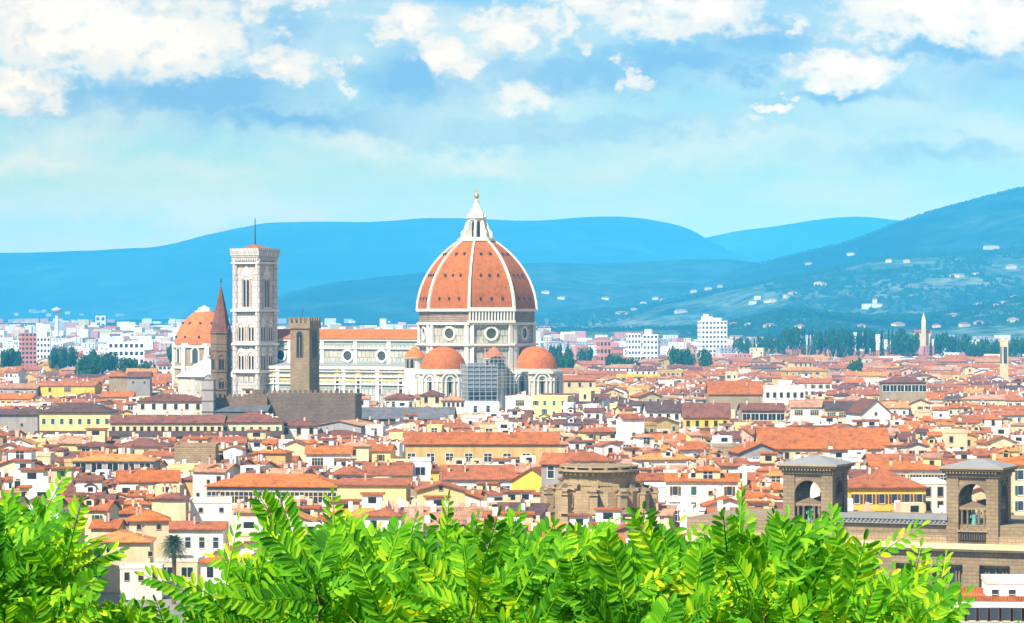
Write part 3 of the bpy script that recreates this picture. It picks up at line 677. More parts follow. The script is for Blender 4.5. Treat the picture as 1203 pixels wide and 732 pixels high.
    for i in range(8):
        x = -ll/2+ll*(i+.5)/8; m = MB(); arch_pane(m, 1.7, 8, -.05, 1, n=6); arch_frame(m, 1.7, 8, 0, -.4, .7, 0, n=6)
        m.face([(-2.3, -.35, 8), (2.3, -.35, 8), (0, -.35, 11.5)], 2)
        m.build('window', [MAT['white_stone'], MAT['dark_opening'], MAT['wall_ochre']], nv, (wx*mid+x*c+20.5*s, wy*mid+x*s-20.5*c, z(463)), rot)
    b = MB(); b.at(wx*(L1+1), wy*(L1+1), 0, rot); p = [(-21.5, 0), (21.5, 0), (21.5, z(430)), (11.5, z(426)), (11.5, z(397)), (0, z(383)), (-11.5, z(397)), (-11.5, z(426)), (-21.5, z(430))]
    for x, rev in ((-1.2, 0), (1.2, 1)):
        f = [(x, q[0], q[1]) for q in p]; b.face(f[::-1] if not rev else f, 0, [(q[0], q[1]) for q in (p[::-1] if not rev else p)])
    for i in range(len(p)): q, r = p[i], p[(i+1) % len(p)]; b.face([(-1.2, q[0], q[1]), (1.2, q[0], q[1]), (1.2, r[0], r[1]), (-1.2, r[0], r[1])], 0)
    b.build('facade', [MAT['marble']], root)
    reg(489, 632, 222, 1375, 455, 'the cathedral dome'); reg(495, 654, 405, 1362, 452, None); reg(322, 492, 386, 1405, 452, 'the cathedral nave')
cathedral()

def campanile():
    Y = 1425.0; phi = radians(-32); s = 13.0; cx = PX(303, Y)+(-.848+.53)*s/2; cy = Y+(.53+.848)*s/2
    z = lambda py: PZ(py, Y+6)
    t = thing('bell_tower', 'tall square bell tower of white and pink marble with a flat red top and flagpole', 'bell tower', (cx, cy, 0), phi)
    b = MB(); b.box(-s/2, s/2, -s/2, s/2, 0, z(305), 0); b.build('shaft', [MAT['tower_marble']], t)
    b = MB()
    for x in (-1, 1):
        for y in (-1, 1): b.prism(ngon(8, 1.35, radians(22.5), x*s/2, y*s/2), 0, z(303), 0)
    b.build('corner_buttress', [MAT['tower_marble']], t)
    b = MB()
    for py, o, h_ in ((366, 1.6, 1.0), (405.5, 1.6, 1.0), (438, 1.6, 1.0), (310, 1.5, .8)): b.box(-s/2-o, s/2+o, -s/2-o, s/2+o, z(py), z(py)+h_)
    b.build('cornice', [MAT['white_stone']], t)
    b = MB()
    for py, h_, m_ in ((368.3, .8, 0), (407.6, .8, 0), (440.2, .8, 1), (327, .7, 1), (385, .7, 0), (418.5, .7, 1), (313, .6, 0), (449, .5, 0)): b.box(-s/2-.12, s/2+.12, -s/2-.12, s/2+.12, z(py), z(py)+h_, m_)
    b.build('coloured_band', [MAT['green_marble'], MAT['wall_pink']], t)
    b = MB(); zz = z(305)
    for i, (o, h_) in enumerate(((1.1, 1.0), (1.4, .9), (1.7, 1.2))): b.box(-s/2-o, s/2+o, -s/2-o, s/2+o, zz, zz+h_); zz += h_
    for sd_ in 'flrb':
        for i in range(12):
            (x, y, _), rz = on_side(sd_, s, s, -s/2-1+(s+2)*(i+.5)/12, 0, 0); b.at(x, y, 0, rz); b.box(-.35, .35, -1.5, 0, z(306.5), z(303.2)); b.at()
    b.box(-s/2-1.9, s/2+1.9, -s/2-1.9, s/2+1.9, zz, zz+.5); zz += .5
    for x0, x1, y0, y1 in ((-1, 1, -1, -.97), (-1, 1, .97, 1), (-1, -.97, -1, 1), (.97, 1, -1, 1)): q = s/2+1.8; b.box(x0*q, x1*q, y0*q, y1*q, zz, z(292))
    b.build('gallery', [MAT['tower_marble']], t)
    b = MB(); q = s/2+1.6; b.cone([(-q, -q), (q, -q), (q, q), (-q, q)], zz+.6, (0, 0, z(286.5))); b.box(-q, q, -q, q, zz, zz+.6)
    rf = b.build('roof', [MAT['roof_terracotta']], t)
    b = MB(); b.tube([(0, 0, z(289)), (0, 0, z(256))], [.42, .2], 6); b.build('flagpole', [MAT['iron']], rf)
    def win(w, h, n, gap, gz):
        m = MB(); tot = n*w+(n-1)*gap
        for i in range(n):
            x = -tot/2+w/2+i*(w+gap); arch_pane(m, w, h, -.12, 1, x, 0, 8, .3); arch_frame(m, w, h, 0, -.35, gap/2, 0, x, 0, 8, .3)
        arch_frame(m, tot+1.1, h+1.6, 0, -.55, .5, 2, 0, -.1, 10, .25)
        m.face([(-tot/2-1.6, -.3, h+.2), (tot/2+1.6, -.3, h+.2), (0, -.3, h+gz)], 0); m.box(-tot/2-1.3, tot/2+1.3, -.9, 0, -.9, -.2, 0)
        return m.mesh('window', [MAT['white_stone'], MAT['dark_opening'], MAT['wall_pink']])
    big = win(1.55, 12.6, 2, .35, 7.4); bif = win(1.25, 6.4, 2, .45, 4.6)
    for sd_ in 'flrb':
        loc, rz = on_side(sd_, s, s, 0, z(360.5)); link('window', big, t, loc, rz)
        for py in (400.5, 434.0):
            for u in (-2.9, 2.9): loc, rz = on_side(sd_, s, s, u, z(py)); link('window', bif, t, loc, rz)
        for py in (323,):
            for u in (-3.6, 0, 3.6):
                m = MB(); m.at(0, 0, 0); m.face([(0, -.12, -1.9), (1.3, -.12, 0), (0, -.12, 1.9), (-1.3, -.12, 0)], 0); loc, rz = on_side(sd_, s, s, u, z(py)+2.5); m.build('panel', [MAT['wall_pink']], t, loc, rz)
        for u in (-4.4, -1.5, 1.5, 4.4):
            loc, rz = on_side(sd_, s, s, u, z(449)); m = MB(); arch_pane(m, 1.3, 3.3, -.05, 0); arch_frame(m, 1.3, 3.3, 0, -.3, .3, 1); m.build('niche', [MAT['wall_tan_stone'], MAT['white_stone']], t, loc, rz)
    reg(272, 323, 288, 1415, 455, 'the marble bell tower')
campanile()

def abbey_spire():
    Y = 1150.0; z = lambda py: PZ(py, Y); cx = PX(259.5, Y)
    t = thing('church_spire', 'slender brown stone hexagonal bell tower with a pointed tiled spire beside the marble tower', 'spire', (cx, Y, 0), radians(9))
    b = MB(); b.prism(ngon(6, 3.75), 0, z(391), 0)
    for py, r in ((391.5, 4.15), (412, 4.0), (437, 4.0), (458, 4.05), (404, 3.9)): b.prism(ngon(6, r), z(py), z(py)+.5, 0, True, True)
    b.build('shaft', [MAT['brown_stone']], t)
    b = MB(); b.cone(ngon(6, 3.9), z(391.5)+.5, (0, 0, z(333)), 0)
    for i in range(6):
        a = radians(30+60*i); b.at(3.2*cos(a), 3.2*sin(a), 0, a+pi/2); b.face([(-1.3, -.3, z(391)+.4), (1.3, -.3, z(391)+.4), (0, -.3, z(383))], 0); b.face([(-1.3, -.3, z(391)+.4), (0, -.3, z(383)), (0, 1.4, z(383))], 0); b.face([(1.3, -.3, z(391)+.4), (0, 1.4, z(383)), (0, -.3, z(383))], 0); b.at()
    sp = b.build('spire', [MAT['spire_tile']], t)
    b = MB(); b.tube([(0, 0, z(334)), (0, 0, z(326))], .12, 5); b.lathe([(.05, z(331.6)), (.5, z(330.6)), (.5, z(330)), (.05, z(329))], 8); b.box(-.6, .6, -.08, .08, z(328.3), z(327.6)); b.build('finial', [MAT['iron']], sp)
    for i in range(6):
        a = radians(30+60*i); rr = 3.75*cos(radians(30))
        for py, hh in ((434, 5.0), (457, 3.6)):
            m = MB(); arch_frame(m, 2.1, hh+.5, 0, -.2, .3, 0, n=8)
            for x in (-.5, .5): arch_pane(m, .75, hh*.78, -.08, 1, x)
            m.lathe([(.02, hh*.84), (.02, hh*.84)], 4); m.build('window', [MAT['tan_block'], MAT['dark_opening']], t, (rr*cos(a), rr*sin(a), z(py)), a+pi/2)
    reg(247, 272, 326, 1150, 461, 'the brown pointed spire')
abbey_spire()

def crenel(b, x0, x1, y0, y1, z0, n, hh, m=0, frac=.55):
    """merlons along x between x0 and x1"""
    st = (x1-x0)/n
    for i in range(n): b.box(x0+st*i, x0+st*i+st*frac, y0, y1, z0, z0+hh, m)
def keep_tower():
    Y = 1130.0; al = radians(-24); s = 7.9; cx = PX(363, Y)+(-cos(al)-sin(al)*1)*s/2*1; cy = Y+5
    cx = PX(357, Y)
    z = lambda py: PZ(py, Y)
    t = thing('crenellated_tower', 'plain square tan stone tower with battlements rising over the dark palace', 'tower', (cx, cy, 0), al)
    b = MB(); b.box(-s/2, s/2, -s/2, s/2, 0, z(384), 0); b.box(-s/2-.45, s/2+.45, -s/2-.45, s/2+.45, z(386), z(379.5), 0)
    q = s/2+.45
    for x0, x1, y0, y1 in ((-q, q, -q, -q+.6), (-q, q, q-.6, q)): crenel(b, x0, x1+.5, y0, y1, z(379.5), 5, 2.0, 0)
    for k in range(5):
        for x in (-q, q-.6): b.box(x, x+.6, -q+k*(2*q+.5)/5+.003, -q+k*(2*q+.5)/5+.95, z(379.5), z(379.5)+1.99)
    b.build('shaft', [MAT['library_stone']], t)
    for sd_ in 'flrb':
        loc, rz = on_side(sd_, s, s, 0, z(420)); m = MB(); arch_pane(m, 2.1, 9.4, -.06, 1, n=8); arch_frame(m, 2.1, 9.4, 0, -.22, .35, 0); m.box(-.12, .12, -.2, -.08, 0, 7.5, 0); m.build('window', [MAT['library_stone'], MAT['dark_opening']], t, loc, rz)
    b = MB(); b.tube([(-1, 0, z(380)), (-1, 0, z(363))], .1, 5); b.build('flagpole', [MAT['iron']], t)
    reg(339, 374, 372, 1125, 462, 'the crenellated tower')
    # the palace below it
    Y = 1105.0; z = lambda py: PZ(py, Y)
    t = thing('crenellated_palace', 'dark stone medieval palace with a battlemented wall below the square tower', 'palace', (PX(366, Y), Y, 0), radians(-4))
    w = PX(418, Y)-PX(315, Y)
    b = MB(); b.box(-w/2, w/2, 0, 20, 0, z(463), 0); crenel(b, -w/2, w/2, 0, .7, z(463), 17, 1.4, 0); b.build('wall', [MAT['dark_stone']], t)
    b = MB(); x1 = -w/2; x0 = x1-PX(315, Y)+PX(246, Y); b.box(x0, x1, -2, 16, 0, z(467), 0)
    crenel(b, x0, x1, -2, -1.3, z(467), 12, 1.2, 0); b.box(x0+15, x0+19, 2, 6, z(467), z(458), 0); b.build('side_wing', [MAT['brown_stone']], t)
    b = MB(); b.at((x0+x1)/2, -5, 0); roof_geo(b, x1-x0+2, 9, z(483), 2.2, 'shed', 0, .3); b.box(-(x1-x0)/2, (x1-x0)/2, -4.5, 4.5, 0, z(484), 1); b.build('lower_roof', [MAT['grey_slate'], MAT['dark_stone']], t)
    reg(270, 420, 457, 1103, 473, 'the battlemented palace'); reg(246, 316, 463, 1098, 478)
keep_tower()

def chapel_dome():
    Y = 1750.0; S = Y/F; z = lambda py: PZ(py, Y); cx = PX(240, Y)
    t = thing('domed_chapel', 'smooth orange tiled dome on a pale drum partly behind the brown spire', 'chapel', (cx, Y, 0), radians(10))
    b = MB(); b.prism(ngon(8, 36*S), 0, z(407), 0); b.build('drum', [MAT['wall_tan_stone']], t)
    b = MB()
    for py, r in ((407.5, 38), (404.8, 37), (432, 37.5)): b.prism(ngon(8, r*S), z(py)-.3, z(py)+.9, 0, True, True)
    for i in range(8):
        a = 2*pi*i/8; b.at(36*S*cos(a), 36*S*sin(a), 0, a+pi/2); b.box(-1.3, 1.3, -.8, 1, 0, z(407)); b.at()
    b.build('cornice', [MAT['white_stone']], t)
    for i in range(8):
        a = radians(22.5+45*i); r = 36*S*cos(radians(22.5)); m = MB(); arch_pane(m, 3.4, 8.2, -.1, 1); arch_frame(m, 3.4, 8.2, 0, -.6, .9, 0); m.build('window', [MAT['white_stone'], MAT['glass_dark']], t, (r*cos(a), r*sin(a), z(426)), a+pi/2)
    pf = [(404.5, 35.5), (398, 34.6), (391, 32), (384, 28.5), (377, 23.5), (371, 17.5), (367, 12), (364.5, 7)]
    b = MB(); b.grid([[(r*S*cos(2*pi*k/40), r*S*sin(2*pi*k/40), z(py)) for k in range(40)] for py, r in pf], 0, True, True, [[(k*1.7, -py*.5) for k in range(41)] for py, r in pf])
    for py in (380, 396):
        for k in range(12):
            a = 2*pi*(k+.5)/12; r = interp(sorted(pf), py)*S; b.at(r*cos(a), r*sin(a), 0, a+pi/2); b.box(-.5, .5, -.4, .8, z(py)-.5, z(py)+.8, 1); b.at()
    b.build('dome', [MAT['orange_dome_tile'], MAT['dark_opening']], t)
    b = MB(); b.lathe([(11*S, z(366.8)), (11*S, z(365)), (8*S, z(365)), (7*S, z(362)), (3*S, z(360.5)), (.1, z(358.5))], 16, 0, 0, 0, False); b.build('lantern', [MAT['white_stone']], t)
    reg(203, 278, 358, 1730, 432, 'the orange chapel dome')
    Y = 1500.0; S = Y/F; z = lambda py: PZ(py, Y)
    t = thing('baptistery', 'octagonal building with a bright white pyramid roof left of the brown spire', 'baptistery', (PX(243, Y), Y, 0), radians(4))
    b = MB(); b.prism(ngon(8, 36*S, radians(22.5)), 0, z(441.5), 0); b.build('wall', [MAT['marble_fine']], t)
    b = MB(); b.cone(ngon(8, 39*S, radians(22.5)), z(442), (0, 0, z(420)), 0); rf = b.build('roof', [MAT['white_roof']], t)
    b = MB(); b.lathe([(1.6, z(422.5)), (1.6, z(418.5)), (1.9, z(418.5)), (.1, z(415))], 8, 0, 0, 0, False); b.build('lantern', [MAT['white_stone']], rf)
    reg(205, 250, 420, 1490, 442, 'the white pyramid roof')
chapel_dome()

def scaffold():
    Y = 1345.0; z = lambda py: PZ(py, Y); t = thing('scaffold_tower', 'grey scaffold tower wrapped in netting on a white block before the cathedral', 'scaffolding', (PX(563, Y), Y, 0), radians(14))
    w = 6.4
    b = MB(); b.box(-w, w, -w, w, z(458), z(430), 0); b.box(-w*.7, w*.3, -w*.5, w*.5, z(430), z(426.5), 0); b.build('netting', [MAT['scaffold_net']], t)
    b = MB()
    for i in range(6):
        for j in range(6):
            if i in (0, 5) or j in (0, 5): x, y = -w-.3+(2*w+.6)*i/5, -w-.3+(2*w+.6)*j/5; b.tube([(x, y, 0), (x, y, z(427))], .13, 4)
    for k in range(9):
        zz = z(470)+(z(430)-z(470))*k/8
        for s in (-1, 1): b.box(-w-.4, w+.4, s*(w+.3)-.1, s*(w+.3)+.1, zz, zz+.2); b.box(s*(w+.3)-.1, s*(w+.3)+.1, -w-.4, w+.4, zz, zz+.2)
    b.build('poles', [MAT['scaffold_pole']], t)
    b = MB(); b.box(-w+.4, w-.4, -w+.4, w-.4, z(471), z(458), 0); b.build('open_deck', [MAT['glass_dark']], t)
    b = MB(); b.box(-w-.8, w+.8, -w-.8, w+.8, 0, z(471), 0); b.build('white_block', [MAT['wall_bright_white']], t)
    for i, u in enumerate((-3.5, 2.2)): link('window', window_mesh('tall'), t, (u, -w-.8, z(484)))
    reg(545, 581, 426, 1335, 487, 'the grey scaffold tower')
    Y = 1366.0; z = lambda py: PZ(py, Y); th = radians(16)
    t = thing('facade_scaffold', 'pale lattice scaffolding covering the lower cathedral wall right of the scaffold tower', 'scaffolding', (PX(589, Y), Y, 0), th)
    b = MB(); w = 7.5
    for i in range(9):
        x = -w+2*w*i/8
        for y in (-1, .6): b.tube([(x, y, 0), (x, y, z(409))], .09, 4)
    for k in range(12):
        zz = z(455)+(z(410)-z(455))*k/11; b.box(-w, w, -1.1, .7, zz, zz+.14)
    b.build('poles', [MAT['scaffold_pole']], t)
scaffold()

# ------------------------------------------------------------ the library with its two open towers
def statue_mesh():
    b = MB()
    # robed figure, one continuous surface: rings from the hem to the head, leaning slightly
    rings = [(0, .50, .42, 0), (.25, .46, .40, 0), (.9, .38, .34, .02), (1.35, .33, .27, .03), (1.6, .36, .25, .04), (1.95, .43, .26, .03), (2.12, .34, .2, .02), (2.2, .13, .13, .02), (2.28, .12, .13, 0), (2.36, .16, .18, -.02), (2.5, .185, .2, -.02), (2.62, .14, .16, 0), (2.68, .03, .03, 0)]
    b.grid([[(rx*cos(2*pi*k/14)*(1+.08*sin(k*3)*(z_ < 1.4)), y+ry*sin(2*pi*k/14), z_) for k in range(14)] for z_, rx, ry, y in rings], 0, True, True)
    b.tube([(-.36, 0, 1.95), (-.52, -.05, 1.5), (-.3, -.35, 1.35)], [.14, .12, .07], 8); b.tube([(.36, 0, 1.95), (.55, -.1, 1.55), (.45, -.35, 1.9)], [.14, .12, .07], 8)
    b.box(.36, .6, -.5, -.38, 1.85, 2.2); b.box(-.6, .6, -.5, .5, -.35, 0)
    return b.mesh('statue', [MAT['bronze_green']])
def library():
    AL = radians(-23); X1, Y1 = PX(958, 530), 530.0; L = 28.6; s = 8.8
    t = thing('library', 'long brown stone library front carrying two open arched towers', 'library', (X1, Y1+0.0, 0), AL)
    zt = 22.0; ZL = 17.3                                # top of the linking wall, ledge
    b = MB(); b.box(-22, L+40, -s/2+.6, 24, 0, zt-1.3, 0); b.box(s/2, L-s/2, -s/2+.5, s/2, zt-1.3, zt-.6, 0)
    # giant bays below the ledge: piers, recess and arches
    for x in [-16, -8, 0, 8.0, 14.3, 20.6, 28.6, 36.6, 44.5, 52]: b.box(x-1.4, x+1.4, -s/2-.9, -s/2+.6, 0, ZL-3.2, 0)
    b.box(-22, L+40, -s/2-.7, -s/2+.6, ZL-3.2, ZL-.55, 0); b.box(-22, L+40, -s/2-.9, -s/2+.6, ZL-7.6, ZL-6.9, 0); b.box(-22, L+40, -s/2-1.1, -s/2+.6, ZL-12, ZL-11.4, 0)
    b.build('wall', [MAT['library_stone']], t)
    b = MB(); b.box(s/2-.2, L-s/2+.2, -s/2-.3, -s/2+1.6, zt-.6, zt+.2); b.box(s/2, L-s/2, -s/2, -s/2+.8, zt-1.4, zt-.6)
    for i in range(26): x = s/2+.6+(L-s-1)*i/25; b.box(x-.18, x+.18, -s/2-.2, -s/2+.5, zt-1.0, zt-.62)
    b.build('cornice', [MAT['lead']], t)
    b = MB()
    b.box(-22, L+40, -s/2-1.9, -s/2+1, ZL-.55, ZL+.25); b.box(-22, L+40, -s/2-1.5, -s/2+1, ZL-.95, ZL-.55); b.build('ledge', [MAT['wall_cream']], t)
    b = MB(); b.box(-22, L+40, -s/2+.2, -s/2+.62, ZL+.25, ZL+1.5); b.build('plinth', [MAT['tan_block']], t)
    for x in (4, 11.1, 17.4, 24.6, 32.6, 40.5):
        m = MB(); arch_pane(m, 3.6, 5.2, -.1, 1, n=12); arch_frame(m, 3.6, 5.2, 0, -.5, .55, 0, n=12)
        for k in range(1, 4): m.box(-1.8+.9*k-.06, -1.8+.9*k+.06, -.2, -.1, 0, 4.2, 0)
        m.build('arched_window', [MAT['wall_cream'], MAT['glass_dark']], t, (x, -s/2+.6, ZL-14.2))
        w_ = MB(); w_.box(-1.9, 1.9, -.35, 0, -.4, 0, 0); w_.box(-2.1, 2.1, -.45, 0, 2.9, 3.3, 0); w_.face([(-1.2, -.06, 0), (1.2, -.06, 0), (1.2, -.06, 2.9), (-1.2, -.06, 2.9)], 1)
        for u in (-1.75, -1.2, 0, 1.2, 1.75): w_.tube([(u, -.22, 0), (u, -.22, 2.9)], .17, 8, 0)
        w_.build('window', [MAT['tan_block'], MAT['glass_dark']], t, (x, -s/2+.6, ZL-6.6))
    sm = statue_mesh(); hz = [18.0, 30.2]
    for k, x0 in enumerate((0, L)):
        zb, ztop = ZL-.5, 30.2
        b = MB(); q = s/2; pw = 2.05
        for sx in (-1, 1):
            for sy in (-1, 1): b.at(x0, 0); b.box(min(sx*q, sx*(q-pw)), max(sx*q, sx*(q-pw)), min(sy*q, sy*(q-pw)), max(sy*q, sy*(q-pw)), zb, ztop-1.6, 0)
        ow = 2*(q-pw); spring = ztop-5.0; n = 12
        for side in range(4):
            b.at(x0, 0, 0, side*pi/2)
            for yy, flip in ((-q+.25, False), (-q+1.3, True)):
                for i in range(n):
                    a0, a1 = pi-pi*i/n, pi-pi*(i+1)/n
                    p = [(ow/2*cos(a0), yy, spring+ow/2*sin(a0)), (ow/2*cos(a1), yy, spring+ow/2*sin(a1)), (ow/2*cos(a1), yy, ztop-1.6), (ow/2*cos(a0), yy, ztop-1.6)]
                    b.face(p if not flip else p[::-1], 0, [(v[0], v[2]) for v in (p if not flip else p[::-1])])
                    if not flip: b.face([(p[1][0], -q+.25, p[1][2]), (p[0][0], -q+.25, p[0][2]), (p[0][0], -q+1.3, p[0][2]), (p[1][0], -q+1.3, p[1][2])], 0)
            b.box(-ow/2, ow/2, -q+.2, -q+1.4, zb, zb+2.9, 0)
        b.at(x0, 0); b.box(-q-.15, q+.15, -q-.15, q+.15, ztop-1.6, ztop-.5, 0)
        tw = b.build('tower', [MAT['library_stone']], t)
        for side in range(4):
            b = MB(); b.at(x0, 0, 0, side*pi/2)
            arch_frame(b, ow, ztop-5.0+ow/2-(zb+2.9), -q+.25, -q+.02, .42, 0, 0, zb+2.9, 12)
            b.box(-ow/2-.25, ow/2+.25, -q-.2, -q+.3, zb+2.75, zb+3.05)
            # aedicule: four columns, entablature, pediment
            zz = zb+3.05; hc = 3.4
            for u in (-1.9, -.95, .95, 1.9): b.tube([(u, -q+.75, zz), (u, -q+.75, zz+hc)], [.22, .19], 10); b.box(u-.28, u+.28, -q+.45, -q+1.05, zz, zz+.2); b.box(u-.28, u+.28, -q+.45, -q+1.05, zz+hc-.18, zz+hc)
            b.box(-2.3, 2.3, -q+.35, -q+1.2, zz+hc, zz+hc+.4)
            for yy, fl in ((-q+.3, 0), (-q+1.2, 1)):
                f = [(-2.5, yy, zz+hc+.4), (2.5, yy, zz+hc+.4), (0, yy, zz+hc+1.35)]; b.face(f if not fl else f[::-1])
            for s1 in (-1, 1): f = [(s1*2.5, -q+.3, zz+hc+.42), (s1*2.5, -q+1.2, zz+hc+.42), (0, -q+1.2, zz+hc+1.37), (0, -q+.3, zz+hc+1.37)]; b.face(f if s1 > 0 else f[::-1])
            b.build('aedicule', [MAT['tan_block']], tw)
            b = MB(); b.at(x0, 0, 0, side*pi/2); b.box(-ow/2+.1, ow/2-.1, -q+.02, -q+.18, zb+1.3, zb+2.5, 1)
            for i in range(11): u = -ow/2+.3+(ow-.6)*i/10; b.tube([(u, -q-.02, zb+1.35), (u, -q-.02, zb+2.45)], .09, 6, 0)
            b.build('balustrade', [MAT['library_stone'], MAT['dark_opening']], tw)
        b = MB(); b.at(x0, 0)
        b.box(-q-.9, q+.9, -q-.9, q+.9, ztop-.5, ztop-.18, 0); b.box(-q-1.1, q+1.1, -q-1.1, q+1.1, ztop-.18, ztop+.12, 1)
        for side in range(4):
            b.at(x0, 0, 0, side*pi/2)
            for i in range(16): u = -q+2*q*(i+.5)/16; b.box(u-.15, u+.15, -q-.75, -q-.1, ztop-.95, ztop-.5, 0)
        b.at(x0, 0); qq = q+1.0; b.frustum([(-qq, -qq), (qq, -qq), (qq, qq), (-qq, qq)], ztop+.12, [(-1, -1), (1, -1), (1, 1), (-1, 1)], ztop+1.35, 2); b.face([(-1, -1, ztop+1.35), (1, -1, ztop+1.35), (1, 1, ztop+1.35), (-1, 1, ztop+1.35)], 2)
        b.build('tower_roof', [MAT['library_stone'], MAT['wall_tan_stone'], MAT['lead']], tw)
        c, sn = cos(AL), sin(AL); wx, wy = X1+x0*c-(-q+1.3)*sn*1, Y1+x0*sn+(-q+1.3)*c
        o = link('statue', sm, None, (wx, wy, zb+3.05+.35), AL); o.scale = (1.15, 1.15, 1.15)
        tag(o, 'green bronze robed figure standing in the arch of the %s open library tower' % ('left' if k == 0 else 'right'), 'statue')
        X2, Y2 = X1+x0*c, Y1+x0*sn
        reg(SX(X2, Y2)-46, SX(X2, Y2)+48, SY(ztop+1.3, Y2), Y2-8, 640, 'the %s library tower' % ('left' if k == 0 else 'right'))
    reg(1000, 1203, 598, 520, 732)
library()

def drum_building():
    Y = 625.0; cx = PX(705, Y); z = lambda py: PZ(py, Y)
    t = thing('domeless_drum', 'ornate round stone drum with scroll buttresses and a heavy cornice above the leaves', 'drum building', (cx, Y+8, 0), radians(8))
    R = 7.5; S = Y/F
    b = MB(); b.prism(ngon(16, R, radians(11)), z(600), z(556), 0); b.prism(ngon(16, R*1.02, radians(11)), z(571), z(568.5), 0); b.prism(ngon(12, R+3.2), 0, z(577), 0); b.build('wall', [MAT['golden_stone']], t)
    b = MB()
    for py0, py1, r in ((558, 555, R+.5), (555, 552.5, R+1.2), (550, 548.7, R+.6)): b.prism(ngon(32, r), z(py0), z(py1), 0, True, True)
    for i in range(40): a = 2*pi*i/40; b.at((R+.3)*cos(a), (R+.3)*sin(a), 0, a+pi/2); b.box(-.2, .2, -.5, 0, z(558.5), z(555.6)); b.at()
    for i in range(16): a = 2*pi*i/16; b.at((R+.2)*cos(a), (R+.2)*sin(a), 0, a+pi/2); b.box(-.35, .35, -.35, .35, z(552.6), z(548)); b.at()
    b.build('cornice', [MAT['golden_stone']], t)
    b = MB(); b.prism(ngon(32, R-.5), z(552.6), z(550.3), 0); b.build('roof', [MAT['lead']], t)
    for i in range(12):
        a = 2*pi*(i+.5)/12; b = MB()
        # pier with a scroll that sweeps from the drum wall down onto it
        prof = [(0, 570.5), (.6, 569), (1.2, 570.4), (1.3, 572.5), (1.6, 574.8), (2.3, 576.4), (3.0, 575.4), (3.7, 573.8), (4.5, 574.4), (4.9, 576.6), (4.7, 579), (0, 579)]
        for s_, fl in ((-.65, 0), (.65, 1)):
            f = [(s_, -p[0], z(p[1])) for p in prof]; b.face(f if not fl else f[::-1], 0)
        for j in range(len(prof)-1):
            p, q = prof[j], prof[j+1]; b.face([(.65, -p[0], z(p[1])), (-.65, -p[0], z(p[1])), (-.65, -q[0], z(q[1])), (.65, -q[0], z(q[1]))], 0)
        b.box(-.95, .95, -5.0, 0, z(581), z(579)); b.box(-.8, .8, -4.7, 0, 0, z(581)); b.box(-1.1, 1.1, -5.2, 0, z(603), z(601)); b.build('scroll_buttress', [MAT['golden_stone']], t, (R*cos(a)*.97, R*sin(a)*.97, 0), a+pi/2)
        a = 2*pi*i/12+pi/12*0; m = MB(); arch_frame(m, 1.5, 2.9, 0, -.35, .4, 0); arch_pane(m, 1.5, 2.9, -.06, 1)
        m.box(-1.6, 1.6, -.5, 0, 3.7, 4.0, 0); rr = (R+3.2)*cos(pi/12)
        m.build('niche', [MAT['golden_stone'], MAT['brown_stone']], t, (rr*cos(a+pi/12), rr*sin(a+pi/12), z(596.5)), a+pi/12+pi/2)
    reg(646, 762, 548, 612, 614, 'the round stone drum')
drum_building()
# ------------------------------------------------------------ buildings one can pick out in the photograph
W = 'wall_'; RF = 'roof_'
def hb(*a, **k): return house(*a, **k)
hb(46, 131, 484, 472.5, 1050, 16, 'hip', -.04, W+'pale_yellow', RF+'dark_brown', 'long pale yellow palace with a dark brown roof and a row of tall shuttered windows', 'palace', 'palace', 504, [('f', 'shut', 8, 4.2)], 3, 'the pale yellow palace')
hb(129, 262, 496.5, 488, 1040, 11, 'gable', -.03, W+'cream', RF+'red_brown', 'very long cream wing with a low brown roof and sixteen small windows', 'palace wing', 'palace_wing', 507, [('f', 'plain', 16, 3.0, 0, .85)], 4, 'the long cream wing')
hb(260, 331, 495.5, 484, 1042, 17, 'hip', .02, W+'cream', RF+'red_brown', 'cream wing with a higher maroon hip roof at the right end of the long wing', 'palace wing', 'palace_wing', 509, [('f', 'shut', 7, 3.4, 0, .9)], 2)
hb(40, 330, 512.5, 507.5, 1022, 5, 'shed', -.01, W+'tan_stone', RF+'dark_brown', 'low narrow lean-to roof running along the foot of the yellow palace', 'lean-to', 'lean_to', 514, [], 0, extras=False)
hb(-30, 44, 487, 481, 1060, 14, 'gable', .03, W+'grey', RF+'dark_brown', 'dark grey blank-walled building at the left edge of the city', 'building', 'blank_building', 505, [('f', 'small', 2, 4)], 1)
hb(161, 239, 471, 463, 1120, 13, 'hip', .0, W+'white', RF+'red_brown', 'white building with a maroon hip roof left of the little grey belfry', 'building', 'town_building', 484, [('f', 'plain', 6, 3.0)], 2)
hb(128, 152, 442, 435, 1500, 17, 'hip', .1, W+'tan_stone', RF+'terracotta', 'tan stone block with a small orange roof in front of the white hotel', 'building', 'stone_building', 458, [], 0, extras=False)
hb(150, 176, 443, 437, 1495, 17, 'gable', .05, W+'grey', RF+'red_brown', 'grey stone block with a rusty roof joined to a tan block', 'building', 'stone_building', 459, [('f', 'small', 2, 3)], 0, extras=False)
hb(205, 253, 525, 523, 850, 12, 'flat', .02, 'tan_block', 'tan_block', 'blank tan rubble-stone wall building with a flat top', 'building', 'stone_building', 545, [], 0, 'the blank tan stone block', extras=False)
hb(85, 180, 541, 533, 830, 12, 'hip', -.05, W+'grey', RF+'amber', 'wide building with an orange hip roof over a grey open gallery', 'building', 'gallery_building', 558, [('f', 'loggia', 5, 3.2, 0, .95)], 1, 'the wide roofed gallery')
hb(91, 130, 524, 518, 905, 10, 'hip', .08, W+'ochre', RF+'red_brown', 'ochre building with a brown roof rising behind the grey gallery', 'building', 'town_building', 531, [('f', 'big', 2, 3.1)], 2)
